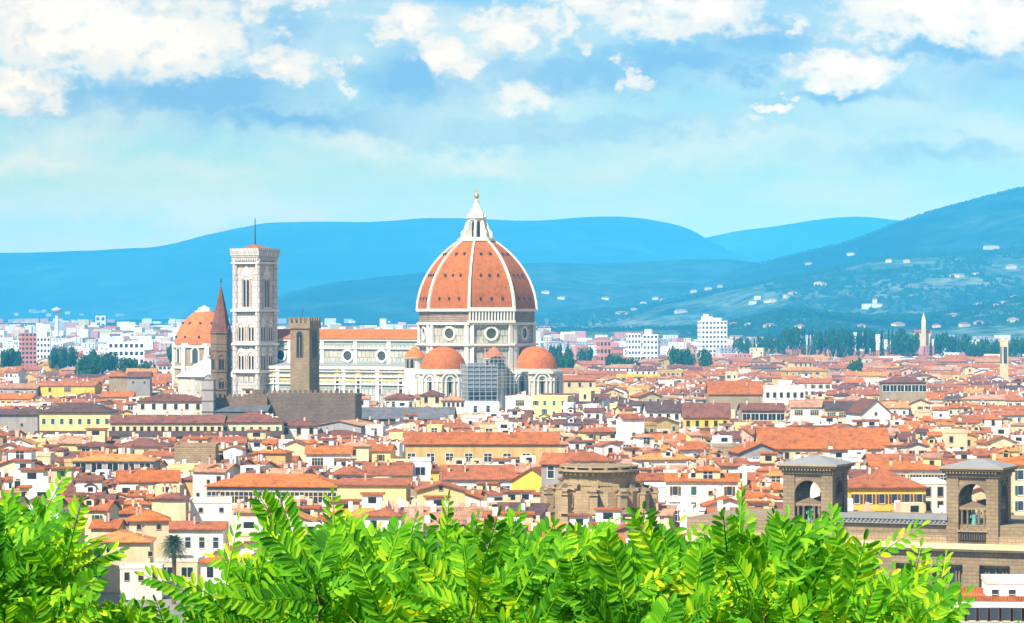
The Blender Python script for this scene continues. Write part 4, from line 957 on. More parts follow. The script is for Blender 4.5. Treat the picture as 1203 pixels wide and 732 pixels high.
hb(131, 196, 524, 514, 930, 16, 'hip', -.06, W+'cream', RF+'red_brown', 'broad maroon roof behind the wide orange-roofed gallery', 'building', 'town_building', 529, [('f', 'plain', 4, 3)], 3)
hb(242, 396, 571, 556, 735, 14, 'hip', -.11, W+'grey', RF+'orange', 'long building with an orange roof above a dark glazed gallery', 'building', 'glazed_gallery', 592, [('f', 'wide', 7, 4.2, 0, 1.25)], 2, 'the long dark glazed gallery')
hb(360, 412, 533, 524, 900, 11, 'gable', .03, W+'bright_white', RF+'orange', 'bright white house with an orange roof and two wide dark windows', 'house', None, 551, [('f', 'wide', 2, 3.4, 0, .95)], 2, 'the two-window white house')
hb(366, 430, 513, 505, 985, 13, 'hip', -.02, W+'cream', RF+'red_brown', 'low house with a rust-red hip roof behind the bright white house', 'house', None, 517, [('f', 'plain', 5, 2.6)], 2)
hb(329, 373, 500, 491.5, 1055, 12, 'hip', .05, W+'white', RF+'red_brown', 'white house with a brown hip roof at the right end of the cream wing', 'house', None, 517, [('f', 'plain', 3, 2.9, 0, 1.1)], 1)
hb(373, 425, 500, 494, 1065, 12, 'gablef', -.5, W+'grey', RF+'faded_pink', 'weathered grey gable wall between the cream wing and the long grey roof', 'house', None, 512, [], 1)
hb(402, 532, 492, 479, 1180, 20, 'gable', -.04, 'dark_stone', 'grey_slate', 'very long dark grey slate roof below the cathedral nave', 'church', 'slate_roofed_church', 494, [], 0, 'the long grey slate roof', extras=False)
hb(476, 656, 521.5, 508.5, 900, 15, 'gable', -.015, W+'ochre', RF+'orange', 'long ochre palace with an orange roof and a row of large dark shuttered windows', 'palace', 'palace', 546, [('f', 'big', 8, 5.2, -1, 1.0)], 3, 'the long ochre palace')
hb(392, 428, 557, 545, 800, 12, 'hip', .04, W+'white', RF+'terracotta', 'white house with a terracotta hip roof left of its wider twin', 'house', None, 567, [('f', 'plain', 3, 2.8)], 2)
hb(427, 482, 558, 544, 798, 13, 'gable', .0, W+'white', RF+'terracotta', 'wide white house with a terracotta roof beside the slim white tower', 'house', None, 568, [('f', 'wide', 2, 3.2, 0, .8)], 2)
hb(482, 506, 542, 540.5, 805, 7, 'flat', .03, W+'bright_white', W+'white', 'slim bright white roof tower with one dark opening', 'roof tower', 'roof_tower', 565, [('f', 'loggia', 1, 3.6, 0, .8)], 0, extras=False)
hb(519, 603, 563, 547, 770, 14, 'gable', .03, W+'white', RF+'terracotta', 'white house with a broad terracotta roof left of the yellow house', 'house', None, 576, [('f', 'big', 5, 3.6, 0, .8)], 3)
hb(601, 648, 565, 549, 738, 11, 'gablef', -.32, W+'yellow', RF+'terracotta', 'bright yellow house with white framed glass windows under a steep gable', 'house', None, 591, [('f', 'wide', 2, 4.2, 0, .75)], 2, 'the bright yellow house')
hb(396, 477, 570, 564, 705, 13, 'shed', -.05, W+'pale_yellow', RF+'terracotta', 'plain pale yellow wall with a thin red roof just above the leaves', 'house', None, 596, [], 1, 'the plain pale yellow walls')
hb(490, 546, 577, 567, 700, 13, 'gablef', .04, W+'pale_yellow', RF+'terracotta', 'pale yellow gable wall with one tiny window just above the leaves', 'house', None, 597, [('f', 'small', 1, -.2)], 1)
hb(678, 722, 541, 530, 712, 12, 'hip', .1, W+'cream', RF+'terracotta', 'cream house with two arched dark windows behind the stone drum', 'house', None, 548, [('f', 'big', 3, 2.8, 0, .9)], 1)
hb(636, 680, 545, 533, 735, 12, 'gable', -.15, W+'grey', RF+'terracotta', 'greyish house with a terracotta roof left of the arched windows', 'house', None, 556, [('f', 'tall', 2, 3.4)], 2)
hb(893, 1045, 527, 503, 905, 30, 'gable', -.03, W+'cream', RF+'orange', 'enormous bright orange hip roof behind the left library tower', 'hall', 'great_hall', 533, [('f', 'plain', 12, 3)], 1, 'the enormous orange roof', extras=False)
hb(868, 920, 532, 520, 870, 16, 'gablef', .12, W+'grey', RF+'orange', 'house with a wide low gable and four dark windows left of the enormous orange roof', 'house', None, 540, [('f', 'big', 4, 3.2, 0, .8)], 2)
hb(1011, 1047, 485, 469, 1120, 15, 'gablef', .25, W+'bright_white', RF+'red_brown', 'tall blank white gable wall with one small round opening', 'house', None, 497, [('f', 'small', 1, .8)], 1, 'the blank white gable')
hb(970, 1011, 481, 472, 1165, 12, 'gable', -.03, W+'cream', RF+'dark_brown', 'house with a long white balcony left of the blank white gable', 'house', None, 496, [('f', 'wide', 3, 3.1, 0, .9)], 2)
hb(872, 922, 482, 474, 1120, 13, 'gable', .04, W+'tan_stone', RF+'red_brown', 'brownish house with a row of dark attic openings and a maroon roof', 'house', None, 496, [('f', 'loggia', 5, 3.6, 0, .9)], 2)
hb(929, 966, 478, 470, 1190, 12, 'gable', -.06, W+'white', RF+'faded_pink', 'white house with dark shaded windows between the brownish house and the balcony house', 'house', None, 494, [('f', 'wide', 2, 3.2, 0, .9)], 2)
hb(803, 857, 490, 474, 1075, 17, 'gable', -.04, W+'yellow', RF+'red_brown', 'golden yellow house with a big purplish brown roof', 'house', None, 507, [('f', 'plain', 5, 3.2)], 2, 'the purple-roofed yellow house')
hb(760, 800, 483, 472, 1150, 16, 'gable', .05, W+'white', RF+'dark_brown', 'white house with a broad dark purple-brown roof and a pale skylight', 'house', None, 490, [('f', 'plain', 4, 3)], 2)
hb(890, 946, 456, 453, 1330, 10, 'flat', .02, W+'bright_white', W+'white', 'long bright white flat-topped block with a row of small windows', 'block', 'town_block', 469, [('f', 'plain', 7, 4, 0, 1.1)], 0)
hb(833, 896, 463, 448, 1300, 24, 'gable', -.02, W+'tan_stone', RF+'orange', 'large plain orange-brown roof left of the long white flat block', 'hall', 'large_hall', 468, [], 1)
hb(1037, 1088, 449, 442.5, 1400, 13, 'hip', .0, W+'tan_stone', RF+'red_brown', 'building with an open dark rooftop loggia under a brown roof', 'building', 'loggia_building', 458, [('f', 'loggia', 6, 4.2, 0, 1.1)], 1)
hb(999, 1088, 572, 550, 640, 16, 'hip', .03, W+'yellow', RF+'terracotta', 'bright yellow building with a terracotta roof between the two library towers', 'building', 'yellow_building', 600, [('f', 'openb', 6, 3.4)], 2, 'the bright yellow building')
hb(1040, 1112, 551, 543, 690, 14, 'hip', -.03, W+'bright_white', RF+'orange', 'white building with long balconies behind the bright yellow building', 'building', 'balcony_building', 572, [('f', 'wide', 5, 3.0, 0, .8)], 1)
hb(1083, 1112, 569, 566, 655, 14, 'flat', .03, W+'white', W+'white', 'narrow white annex with small windows left of the right library tower', 'building', 'annex_building', 600, [('f', 'plain', 2, 2.5), ('f', 'plain', 2, 5.5)], 0)
hb(1190, 1260, 545, 533, 640, 16, 'hip', .06, W+'cream', RF+'orange', 'cream building with green shutters behind the right library tower', 'building', 'town_building', 620, [('f', 'open', 4, 3.2), ('f', 'open', 4, 6.4), ('f', 'open', 4, 9.6)], 1)
hb(108, 176, 636, 622, 622, 11, 'hip', .05, W+'cream', RF+'amber', 'cream house with green shutters standing left of the palm tree', 'house', None, 700, [('f', 'small', 2, 3, 3), ('l', 'shut', 1, 3.4), ('f', 'plain', 1, 6.6, -4), ('f', 'shut', 1, 3.6, -4.6, 1.2), ('f', 'shut', 1, 7.4, -4.6, 1.2)], 2, 'the palm-side cream house')
hb(141, 190, 668, 666, 606, 5, 'flat', .04, W+'white', W+'white', 'low white annex with a roof terrace in front of the cream house', 'house annex', 'house_annex', 700, [('f', 'plain', 3, 2.3, 0, .8)], 0, extras=False)
hb(152, 198, 611, 598, 640, 9, 'hip', .12, W+'cream', RF+'orange', 'small cream house with a pointed orange roof above the palm tree', 'house', None, 628, [('f', 'small', 2, 1.9)], 2, 'the pointed orange roof')
hb(184, 232, 660, 658.5, 640, 9, 'flat', -.06, W+'cream', W+'white', 'cream building with a terrace right behind the palm trunk', 'house', None, 698, [('f', 'loggia', 2, 3.2, 0, .8), ('f', 'plain', 3, 5.6, 0, .8)], 0)
hb(196, 262, 622, 613, 668, 10, 'gable', -.08, W+'white', RF+'terracotta', 'white house with a red roof and tall windows right of the palm crown', 'house', None, 650, [('f', 'tall', 4, 4.0, 0, .8)], 2)
hb(224, 272, 591, 588, 690, 12, 'flat', .1, W+'bright_white', W+'white', 'sunlit blank white wall left of the dark glazed gallery', 'house', None, 606, [('f', 'small', 2, 2)], 1)
hb(140, 210, 566, 553, 765, 13, 'gable', .14, W+'cream', RF+'orange', 'cream house with grey shutters and an orange roof below the wide gallery', 'house', None, 578, [('f', 'shut', 5, 3.3)], 2)
hb(1122, 1215, 706, 698, 455, 14, 'flat', -.06, W+'bright_white', RF+'orange', 'white house with dark shutters and a roof terrace at the lower right corner', 'house', None, 732, [('f', 'openb', 7, 2.9, 0, 1.0)], 0, 'the white terrace house', extras=False)
hb(1160, 1230, 686, 683.5, 462, 9, 'flat', -.06, W+'bright_white', W+'white', 'white penthouse storey set back on the terrace of the lower right house', 'penthouse', 'penthouse', 704, [('f', 'tall', 2, 2.9, -2, .7, 5)], 0, extras=False)
hb(600, 700, 447, 441, 1500, 18, 'gable', .04, W+'cream', RF+'terracotta', 'long terracotta roof right behind the cathedral chapels', 'building', 'town_building', 452, [('f', 'plain', 8, 3)], 2)
hb(452, 486, 468, 461, 1260, 14, 'hip', .02, W+'cream', RF+'red_brown', 'cream house with maroon roof and arcaded windows below the nave', 'house', None, 478, [('f', 'tall', 5, 3.6, 0, .8)], 1)
hb(494, 520, 464, 458, 1262, 12, 'hip', -.03, W+'cream', RF+'red_brown', 'small pale house with two square windows below the left half dome', 'house', None, 478, [('f', 'plain', 2, 3.2, 0, 1.2)], 1)
hb(519, 546, 470, 464, 1255, 12, 'hip', .02, W+'white', RF+'faded_pink', 'pale house with a pinkish roof left of the grey scaffold tower', 'house', None, 480, [('f', 'plain', 5, 2.6, 0, .8)], 1)

def belfry():
    Y = 1098.0; z = lambda py: PZ(py, Y); t = thing('belfry', 'little grey stone belfry with arched openings and a pediment left of the brown spire', 'belfry', (PX(244, Y), Y, 0), radians(-6))
    b = MB(); b.box(-1.9, 1.9, 0, 3.6, 0, z(447), 0)
    for py in (447, 459, 472, 485): b.box(-2.2, 2.2, -.3, 3.9, z(py), z(py)+.4)
    b.build('shaft', [MAT['dark_stone']], t)
    b = MB(); b.at(0, 1.8, 0); roof_geo(b, 4.2, 4, z(446), 1.7, 'gablef', 0, .2); wall_geo(b, 4.2, 4, z(446), 1.7, 'gablef', 1); b.build('roof', [MAT['lead'], MAT['wall_grey']], t)
    for py, w in ((457.5, 1.0), (470.5, 1.0), (483.5, .8)):
        for u in (-.85, .85):
            m = MB(); arch_pane(m, w, 2.5, -.05, 1); arch_frame(m, w, 2.5, 0, -.15, .2, 0); m.build('window', [MAT['wall_cream'], MAT['dark_opening']], t, (u, 0, z(py)))
    reg(236, 252, 440, 1095, 494, 'the little grey belfry')
belfry()

# ------------------------------------------------------------ modern blocks on the plain
def block(px0, px1, top, Y, d, mat, label, cat, name, rows, cols, rot=0, keep=None, setb=None, ref=None, style=0, glass='glass_dark'):
    w = (px1-px0)/F*Y; h = PZ(top, Y); t = thing(name, label, cat, (PX((px0+px1)/2, Y), Y+d/2, 0), rot)
    b = MB(); b.box(-w/2, w/2, -d/2, d/2, 0, h, 0)
    if setb:
        for (u0, u1, dz) in setb: b.box(u0*w, u1*w, -d/3, d/3, h, h+dz, 0)
    b.build('wall', [MAT[mat]], t)
    fh = h/rows
    for side in 'flr':
        b = MB(); L = w if side == 'f' else d; nc = cols if side == 'f' else max(2, int(cols*d/w))
        for i in range(nc):
            for j in range(rows):
                u = -L/2+L*(i+.5)/nc; b.box(u-L/nc*.3, u+L/nc*.3, -.08, 0, fh*j+fh*.3, fh*j+fh*.78, 0)
                if style: b.box(u-L/nc*.42, u+L/nc*.42, -1.1, -.1, fh*j+fh*.02, fh*j+fh*.26, 1)
        loc, rz = on_side(side, w, d, 0, 0); b.build('glazing', [MAT[glass], MAT[mat]], t, loc, rz)
    reg(px0, px1, top, Y, keep or top+10, ref)
block(822, 853, 377, 3200, 18, 'modern_white', 'tall white tower block with a stepped top standing alone on the plain', 'tower block', 'tower_block', 11, 7, .18, 401, [(-.38, -.05, 4.5), (.0, .3, 3), (-.3, -.2, 7)], 'the tall white tower block')
block(22, 40, 391, 2500, 14, 'modern_pink', 'dark pink brick tower block near the left edge', 'tower block', 'tower_block', 12, 4, .3, 416, None, 'the pink tower block')
block(126, 168, 402, 2450, 15, 'modern_white', 'wide white slab hotel with rows of square windows', 'slab block', 'slab_block', 6, 7, .12, 419, [(-.3, -.1, 4)], 'the white slab hotel')
block(42, 58, 396, 2700, 14, 'modern_white', 'white block right beside the pink tower block', 'tower block', 'tower_block', 8, 4, .1, 408)
block(737, 752, 392, 2900, 14, 'modern_white', 'white block with a dark blue central strip', 'tower block', 'tower_block', 8, 4, .1, 404)
block(757, 775, 393, 2950, 16, 'modern_white', 'white stepped block right of the strip-fronted white block', 'tower block', 'tower_block', 8, 4, -.2, 404, [(-.4, 0, 5)])
block(703, 716, 400, 2600, 14, 'modern_pink', 'salmon pink block left of the white strip-fronted block', 'tower block', 'tower_block', 6, 3, .2, 410)
block(112, 124, 371, 7200, 30, 'modern_white', 'small distant white water tower block on the horizon at left', 'tower', 'water_tower', 4, 2, 0, 380)
block(1177, 1184, 398.5, 1900, 6, 'wall_cream', 'slim pale tower at the right edge of the old city', 'tower', 'pale_tower', 2, 1, .1, 412)
def far_spire():
    Y = 3400.0; z = lambda py: PZ(py, Y); t = thing('village_church', 'tiny pale church with a pointed white steeple among dark trees at right', 'church', (PX(1085, Y), Y, 0))
    b = MB(); b.box(-2.2, 2.2, -2.2, 2.2, 0, z(378), 0); b.box(-9, 9, 3, 20, 0, z(391), 0); b.build('wall', [MAT['wall_cream']], t)
    b = MB(); b.cone([(-2.2, -2.2), (2.2, -2.2), (2.2, 2.2), (-2.2, 2.2)], z(378), (0, 0, z(367))); b.at(0, 11.5, 0); roof_geo(b, 18, 17, z(391), 3, 'gable', 1); b.build('roof', [MAT['white_stone'], MAT['roof_terracotta']], t)
    reg(1080, 1090, 364, 3390, 384, 'the tiny pale steeple')
far_spire()
def mast():
    Y = 5200.0; z = lambda py: PZ(py, Y); t = thing('water_tower', 'thin pale mast tower with a wide head on the horizon at far left', 'tower', (PX(67, Y), Y, 0))
    b = MB(); b.lathe([(5, 0), (3, z(376)), (3, z(368))], 10); b.build('shaft', [MAT['modern_white']], t); b = MB(); b.lathe([(3, z(368)), (9, z(366)), (9, z(363)), (1, z(361)), (.1, z(360))], 12); b.build('head', [MAT['modern_grey']], t)
mast()

# ------------------------------------------------------------ the leaves in front hide what is below this line
LEAF = [(-200,560),(0,560),(30,548),(60,556),(75,553),(100,585),(118,604),(126,645),(134,690),(165,712),(205,716),(222,700),(236,650),(246,610),(262,612),(275,632),(300,606),(330,590),(340,563),(352,580),(372,592),(390,576),(420,600),(450,588),(480,602),(500,606),(520,592),(545,592),(570,612),(600,588),(640,588),(660,600),(690,606),(720,600),(740,604),(770,600),(790,604),(820,598),(850,592),(864,566),(872,562),(884,590),(905,612),(925,598),(950,604),(975,582),(990,584),(1003,610),(1030,640),(1052,656),(1080,642),(1112,634),(1122,648),(1112,668),(1100,700),(1096,732),(1130,760),(1300,800)]
LEAFT = sorted(LEAF)
def leaf_py(px):
    for (a, b), (c, d) in zip(LEAF, LEAF[1:]):
        if a <= px <= c: return b+(d-b)*(px-a)/max(.001, c-a)
    return 760
sky_line = {}
for px in range(-40, 1250, 2): sky_line[px] = leaf_py(px)

# ------------------------------------------------------------ the old town, house by house
import colorsys
TOWN = []
def wpick(r, tab):
    s = r.random()*sum(w for _, w in tab)
    for v, w in tab:
        s -= w
        if s <= 0: return v
    return tab[-1][0]
rg = random.Random(21)
WT = [('white', 26), ('cream', 19), ('bright_white', 20), ('pale_yellow', 8), ('ochre', 8), ('tan_stone', 9), ('grey', 5), ('pink', 5), ('yellow', 2)]
RT = [('orange', 20), ('terracotta', 34), ('red_brown', 14), ('faded_pink', 18), ('amber', 9), ('dark_brown', 5)]
y = 560.0
while y < 2650:
    st = 9.5 if y < 900 else 10.5 if y < 1400 else 15
    x = -.172*y-30+rg.uniform(0, 10); yend = y+st
    while x < .172*y+30:
        dn = noise.noise(Vector((x/130, y/130, 3)))
        rot = round(dn*5)/5*.7+rg.uniform(-.05, .05)
        w = rg.choice([5.5, 7, 8, 9, 10, 12, 15]) if y < 1200 else rg.choice([7, 9, 12, 15, 20, 28])
        d = st*rg.uniform(.72, .95); kind = wpick(rg, [('gable', 34), ('hip', 20), ('gablef', 26), ('flat', 12), ('shed', 8)])
        if kind == 'gablef': w = min(w, 12)
        h = rg.uniform(9.5, 17.5)+noise.noise(Vector((x/60, y/60, 9)))*4+(rg.random() < .1)*4
        if 1190 < y < 1335 and 380 < SX(x, y) < 690 and rg.random() < .6: h += rg.uniform(2, 7)
        rh = {'gable': d/2*rg.uniform(.3, .42), 'hip': min(w, d)/2*rg.uniform(.32, .45), 'gablef': w/2*rg.uniform(.3, .42), 'shed': d*.2, 'flat': .9}[kind]
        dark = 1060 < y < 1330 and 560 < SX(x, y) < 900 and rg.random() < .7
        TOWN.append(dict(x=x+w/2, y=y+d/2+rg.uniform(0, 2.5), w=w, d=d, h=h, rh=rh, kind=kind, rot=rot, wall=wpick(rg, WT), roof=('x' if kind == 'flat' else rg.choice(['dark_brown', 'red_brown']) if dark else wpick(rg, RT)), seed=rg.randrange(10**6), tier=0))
        x += w+(rg.uniform(.2, 1.2) if rg.random() < .85 else rg.uniform(3, 9))
        if y > 2050 and x < 0 and rg.random() < .35: x += rg.uniform(10, 60)
    y = yend+(rg.uniform(3, 6) if rg.random() < .3 else .6)
    if y > 1400: y += rg.uniform(0, 4)
# little roof rooms and towers standing up among the roofs
extra = []
for q in TOWN:
    if q['kind'] != 'flat' and q['y'] < 1300 and rg.random() < .22:
        w = rg.uniform(3.5, 6); extra.append(dict(x=q['x']+rg.uniform(-.2, .2)*q['w'], y=q['y']+rg.uniform(-1, 1), w=w, d=w*rg.uniform(.8, 1.1), h=q['h']+q['rh']+rg.uniform(.8, 2.6), rh=.9, kind=rg.choice(['gable', 'hip', 'shed', 'flat', 'gablef']), rot=q['rot'], wall=rg.choice(['white', 'bright_white', 'cream', 'pale_yellow']), roof=q['roof'], seed=rg.randrange(10**6), tier=1))
TOWN += extra
def corners(q):
    c, s = cos(q['rot']), sin(q['rot']); X_, Y_ = q['w']/2, q['d']/2
    return [(q['x']+a*X_*c-b*Y_*s, q['y']+a*X_*s+b*Y_*c) for a, b in ((-1, -1), (1, -1), (1, 1), (-1, 1))]
def spans(q):
    cs = corners(q); px = [SX(*p) for p in cs]; return min(px), max(px), min(p[1] for p in cs)
LANDX = [(l, ) for l in LAND]
BUILT = [(PX(l[0], l[3]), PX(l[1], l[3]), l[3]) for l in LAND]
ok = []
for q in TOWN:
    a, b_, yn = spans(q); bad = False; cs = corners(q); yf = max(p[1] for p in cs)
    if b_ < -30 or a > 1233: continue
    for (l0, l1, top, Y, keep, ref) in LAND:
        if b_ < l0 or a > l1: continue
        dep = 60 if (1350 < Y < 1420) else 70 if (l1-l0 > 130 and Y < 560) else 42 if 'orange roof' in (ref or '') else 14
        if yf > Y-2 and yn < Y+dep: bad = True; break
        if yn < Y:
            tp = SY(q['h']+q['rh'], q['y'])
            if tp < keep:
                h2 = EYE-(keep-HY)/F*q['y']-q['rh']
                if h2 < 5: bad = True; break
                q['h'] = min(q['h'], h2)
    if bad: continue
    # keep the library footprint free
    if 490 < q['y'] < 575 and q['x'] > 20: continue
    ok.append(q)
TOWN = ok
# how much of each house the photograph can show
marks = sorted([(q['y']-q['d']/2, 0, q) for q in TOWN]+[(l[3], 1, l) for l in LAND], key=lambda e: e[0])
for yy, k, q in marks:
    if k: l0, l1, top = int(q[0]), int(q[1]), q[2]
    else:
        a, b_, yn = spans(q); l0, l1 = a, b_; top = SY(q['h']+q['rh']*.7, q['y'])
    vis = 0
    for px in range(int(l0)//2*2, int(l1)+1, 2):
        if px in sky_line:
            s = sky_line[px]
            if top < s:
                if 0 <= px <= 1203: vis += (s-max(0, top))*2
                sky_line[px] = top
    if not k: q['vis'] = vis; q['px'] = ((l0+l1)/2, top)
TOWN.sort(key=lambda q: -q['vis'])
NEAR = [q for q in TOWN if q['vis'] > 0][:245]
ids = set(id(q) for q in NEAR); REST = [q for q in TOWN if id(q) not in ids]

REFS = [(l[5], (l[0]+l[1])/2, l[2]) for l in LAND if l[5]]
WW = {'white': 'white', 'cream': 'cream', 'bright_white': 'brilliant-white', 'pale_yellow': 'pale-yellow', 'ochre': 'ochre', 'tan_stone': 'tan-stone', 'grey': 'grey', 'pink': 'pink', 'yellow': 'golden-yellow'}
RW = {'orange': 'orange', 'terracotta': 'terracotta', 'red_brown': 'maroon', 'faded_pink': 'faded-pink', 'amber': 'amber', 'dark_brown': 'dark-brown'}
KW = {'gable': 'ridged roof', 'hip': 'hip roof', 'gablef': 'front gable', 'flat': 'flat top', 'shed': 'sloping roof'}
ORD = ['first', 'second', 'third', 'fourth', 'fifth', 'sixth', 'seventh', 'eighth', 'ninth', 'tenth', 'eleventh', 'twelfth', 'thirteenth', 'fourteenth', 'fifteenth', 'sixteenth', 'seventeenth', 'eighteenth', 'nineteenth', 'twentieth', 'twenty-first', 'twenty-second', 'twenty-third', 'twenty-fourth', 'twenty-fifth', 'twenty-sixth', 'twenty-seventh', 'twenty-eighth', 'twenty-ninth', 'thirtieth']
def labels(items):
    """items: dicts with px and a base text; gives each a text that no other has"""
    groups = {}
    for q in items:
        px, py = q['px']; ref = min(REFS, key=lambda r: abs(r[1]-px)+1.6*abs(r[2]-py)); dx = px-ref[1]; dy = py-ref[2]
        rel = ('left of' if dx < 0 else 'right of') if abs(dx) > 1.1*abs(dy) else ('behind' if dy < 0 else 'before')
        q['lab'] = q['base']+' '+rel+' '+ref[0]; groups.setdefault(q['lab'], []).append(q)
    for lab, g in groups.items():
        if len(g) > 1:
            g.sort(key=lambda q: q['px'][0])
            for i, q in enumerate(g): q['lab'] = lab+', '+ORD[min(i, 29)]+' from left'
for q in NEAR:
    big = '' if q['tier'] == 0 and 6.5 < q['w'] < 13 else 'small ' if q['w'] <= 6.5 else 'wide '
    q['base'] = big+WW[q['wall']]+(' roof room' if q['tier'] else ' house')+' with '+((RW[q['roof']]+' ') if q['roof'] in RW and q['kind'] != 'flat' else '')+KW[q['kind']]
labels(NEAR)
def win_plan(q, r):
    """which windows a house has: (side, u, z, kind, scale)"""
    out = []; h, w, d = q['h'], q['w'], q['d']
    kd = r.choice(['shut', 'shut', 'open', 'openb', 'plain', 'plain', 'openb'])
    if q['tier']: return [('f', 0, h-2.3, r.choice(['plain', 'small', 'big']), .9 if w > 4 else .8)]
    if r.random() < .16 and w > 9: return [('f', 0, h-3.0, 'wide' if w < 14 else 'wide', 1.0)]+([('f', -w*.33, h-3, 'plain', 1)] if w > 12 else [])
    n = max(1, int(w/r.uniform(2.7, 3.8)))
    for fl in range(2 if q['y'] > 760 else 3):
        z = h-2.9-3.3*fl
        if z < 2: break
        for i in range(n):
            if r.random() < .2: continue
            out.append(('f', -w/2+w*(i+.5)/n+r.uniform(-.15, .15), z, kd if r.random() < .7 else r.choice(['shut', 'plain', 'open' if kd != 'openb' else 'openb', 'small']), .95))
        sd_ = 'l' if q['rot'] < 0 else 'r'
        if abs(q['rot']) > .12 or abs(q['x'])/q['y'] > .08:
            if q['x'] > 0 and abs(q['rot']) <= .12: sd_ = 'l'
            elif q['x'] < 0 and abs(q['rot']) <= .12: sd_ = 'r'
            m = max(1, int(d/4))
            for i in range(m):
                if r.random() < .25: continue
                out.append((sd_, -d/2+d*(i+.5)/m, z, kd, .95))
    return out
for q in NEAR:
    r = random.Random(q['seed']); w, d, h, rh, kind = q['w'], q['d'], q['h'], q['rh'], q['kind']
    z0 = 0 if not q['tier'] else max(0, h-5.5)
    t = thing('roof_room' if q['tier'] else 'town_house', q['lab'], 'roof room' if q['tier'] else 'house', (q['x'], q['y'], z0), q['rot'], 'roof rooms of the old town' if q['tier'] else 'houses of the old town')
    h -= z0; b = MB(); wall_geo(b, w, d, h, rh, kind); b.build('wall', [MAT['wall_'+q['wall']]], t)
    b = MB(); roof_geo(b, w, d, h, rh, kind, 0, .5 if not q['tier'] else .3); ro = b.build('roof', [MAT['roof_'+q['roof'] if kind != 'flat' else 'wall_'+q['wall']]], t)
    for (sd_, u, z, kd, s) in win_plan(dict(q, h=h), r):
        loc, rz = on_side(sd_, w, d, u, z); o = link('window', window_mesh(kd), t, loc, rz); o.scale = (s, 1, s)
    if not q['tier']:
        for i in range(r.choice([1, 2, 3, 3, 4])):
            x, yy = r.uniform(-.42, .42)*w, r.uniform(-.35, .35)*d; o = link('chimney', chimney_mesh(r.randrange(3)), ro, (x, yy, roof_z(w, d, h, rh, kind, x, yy)))
        if r.random() < .35: x, yy = r.uniform(-.3, .3)*w, r.uniform(-.3, .2)*d; link('antenna', antenna_mesh(), ro, (x, yy, roof_z(w, d, h, rh, kind, x, yy)), r.uniform(0, 3))
        if r.random() < .3: x, yy = r.uniform(-.4, .4)*w, r.uniform(-.4, 0)*d; link('satellite_dish', dish_mesh(), ro, (x, yy, roof_z(w, d, h, rh, kind, x, yy)), r.uniform(-.6, .6))
        if kind in ('gable', 'hip') and r.random() < .3:
            x = r.uniform(-.2, .2)*w; b = MB(); dw, dd = 2.2, 2.6; b.wall((-dw/2, -dd/2), (dw/2, -dd/2), -1.5, 1.2, 0); b.wall((dw/2, -dd/2), (dw/2, dd/2), -1.5, 1.2, 0); b.wall((-dw/2, dd/2), (-dw/2, -dd/2), -1.5, 1.2, 0)
            b.box(-.55, .55, -dd/2-.05, -dd/2, 0, .95, 2); roof_geo(b, dw, dd, 1.2, .6, 'gablef', 1, .25); yy = -d*.22
            b.build('dormer', [MAT['wall_'+q['wall']], MAT['roof_'+q['roof']], MAT['dark_opening']], ro, (x, yy, roof_z(w, d, h, rh, kind, x, yy)))

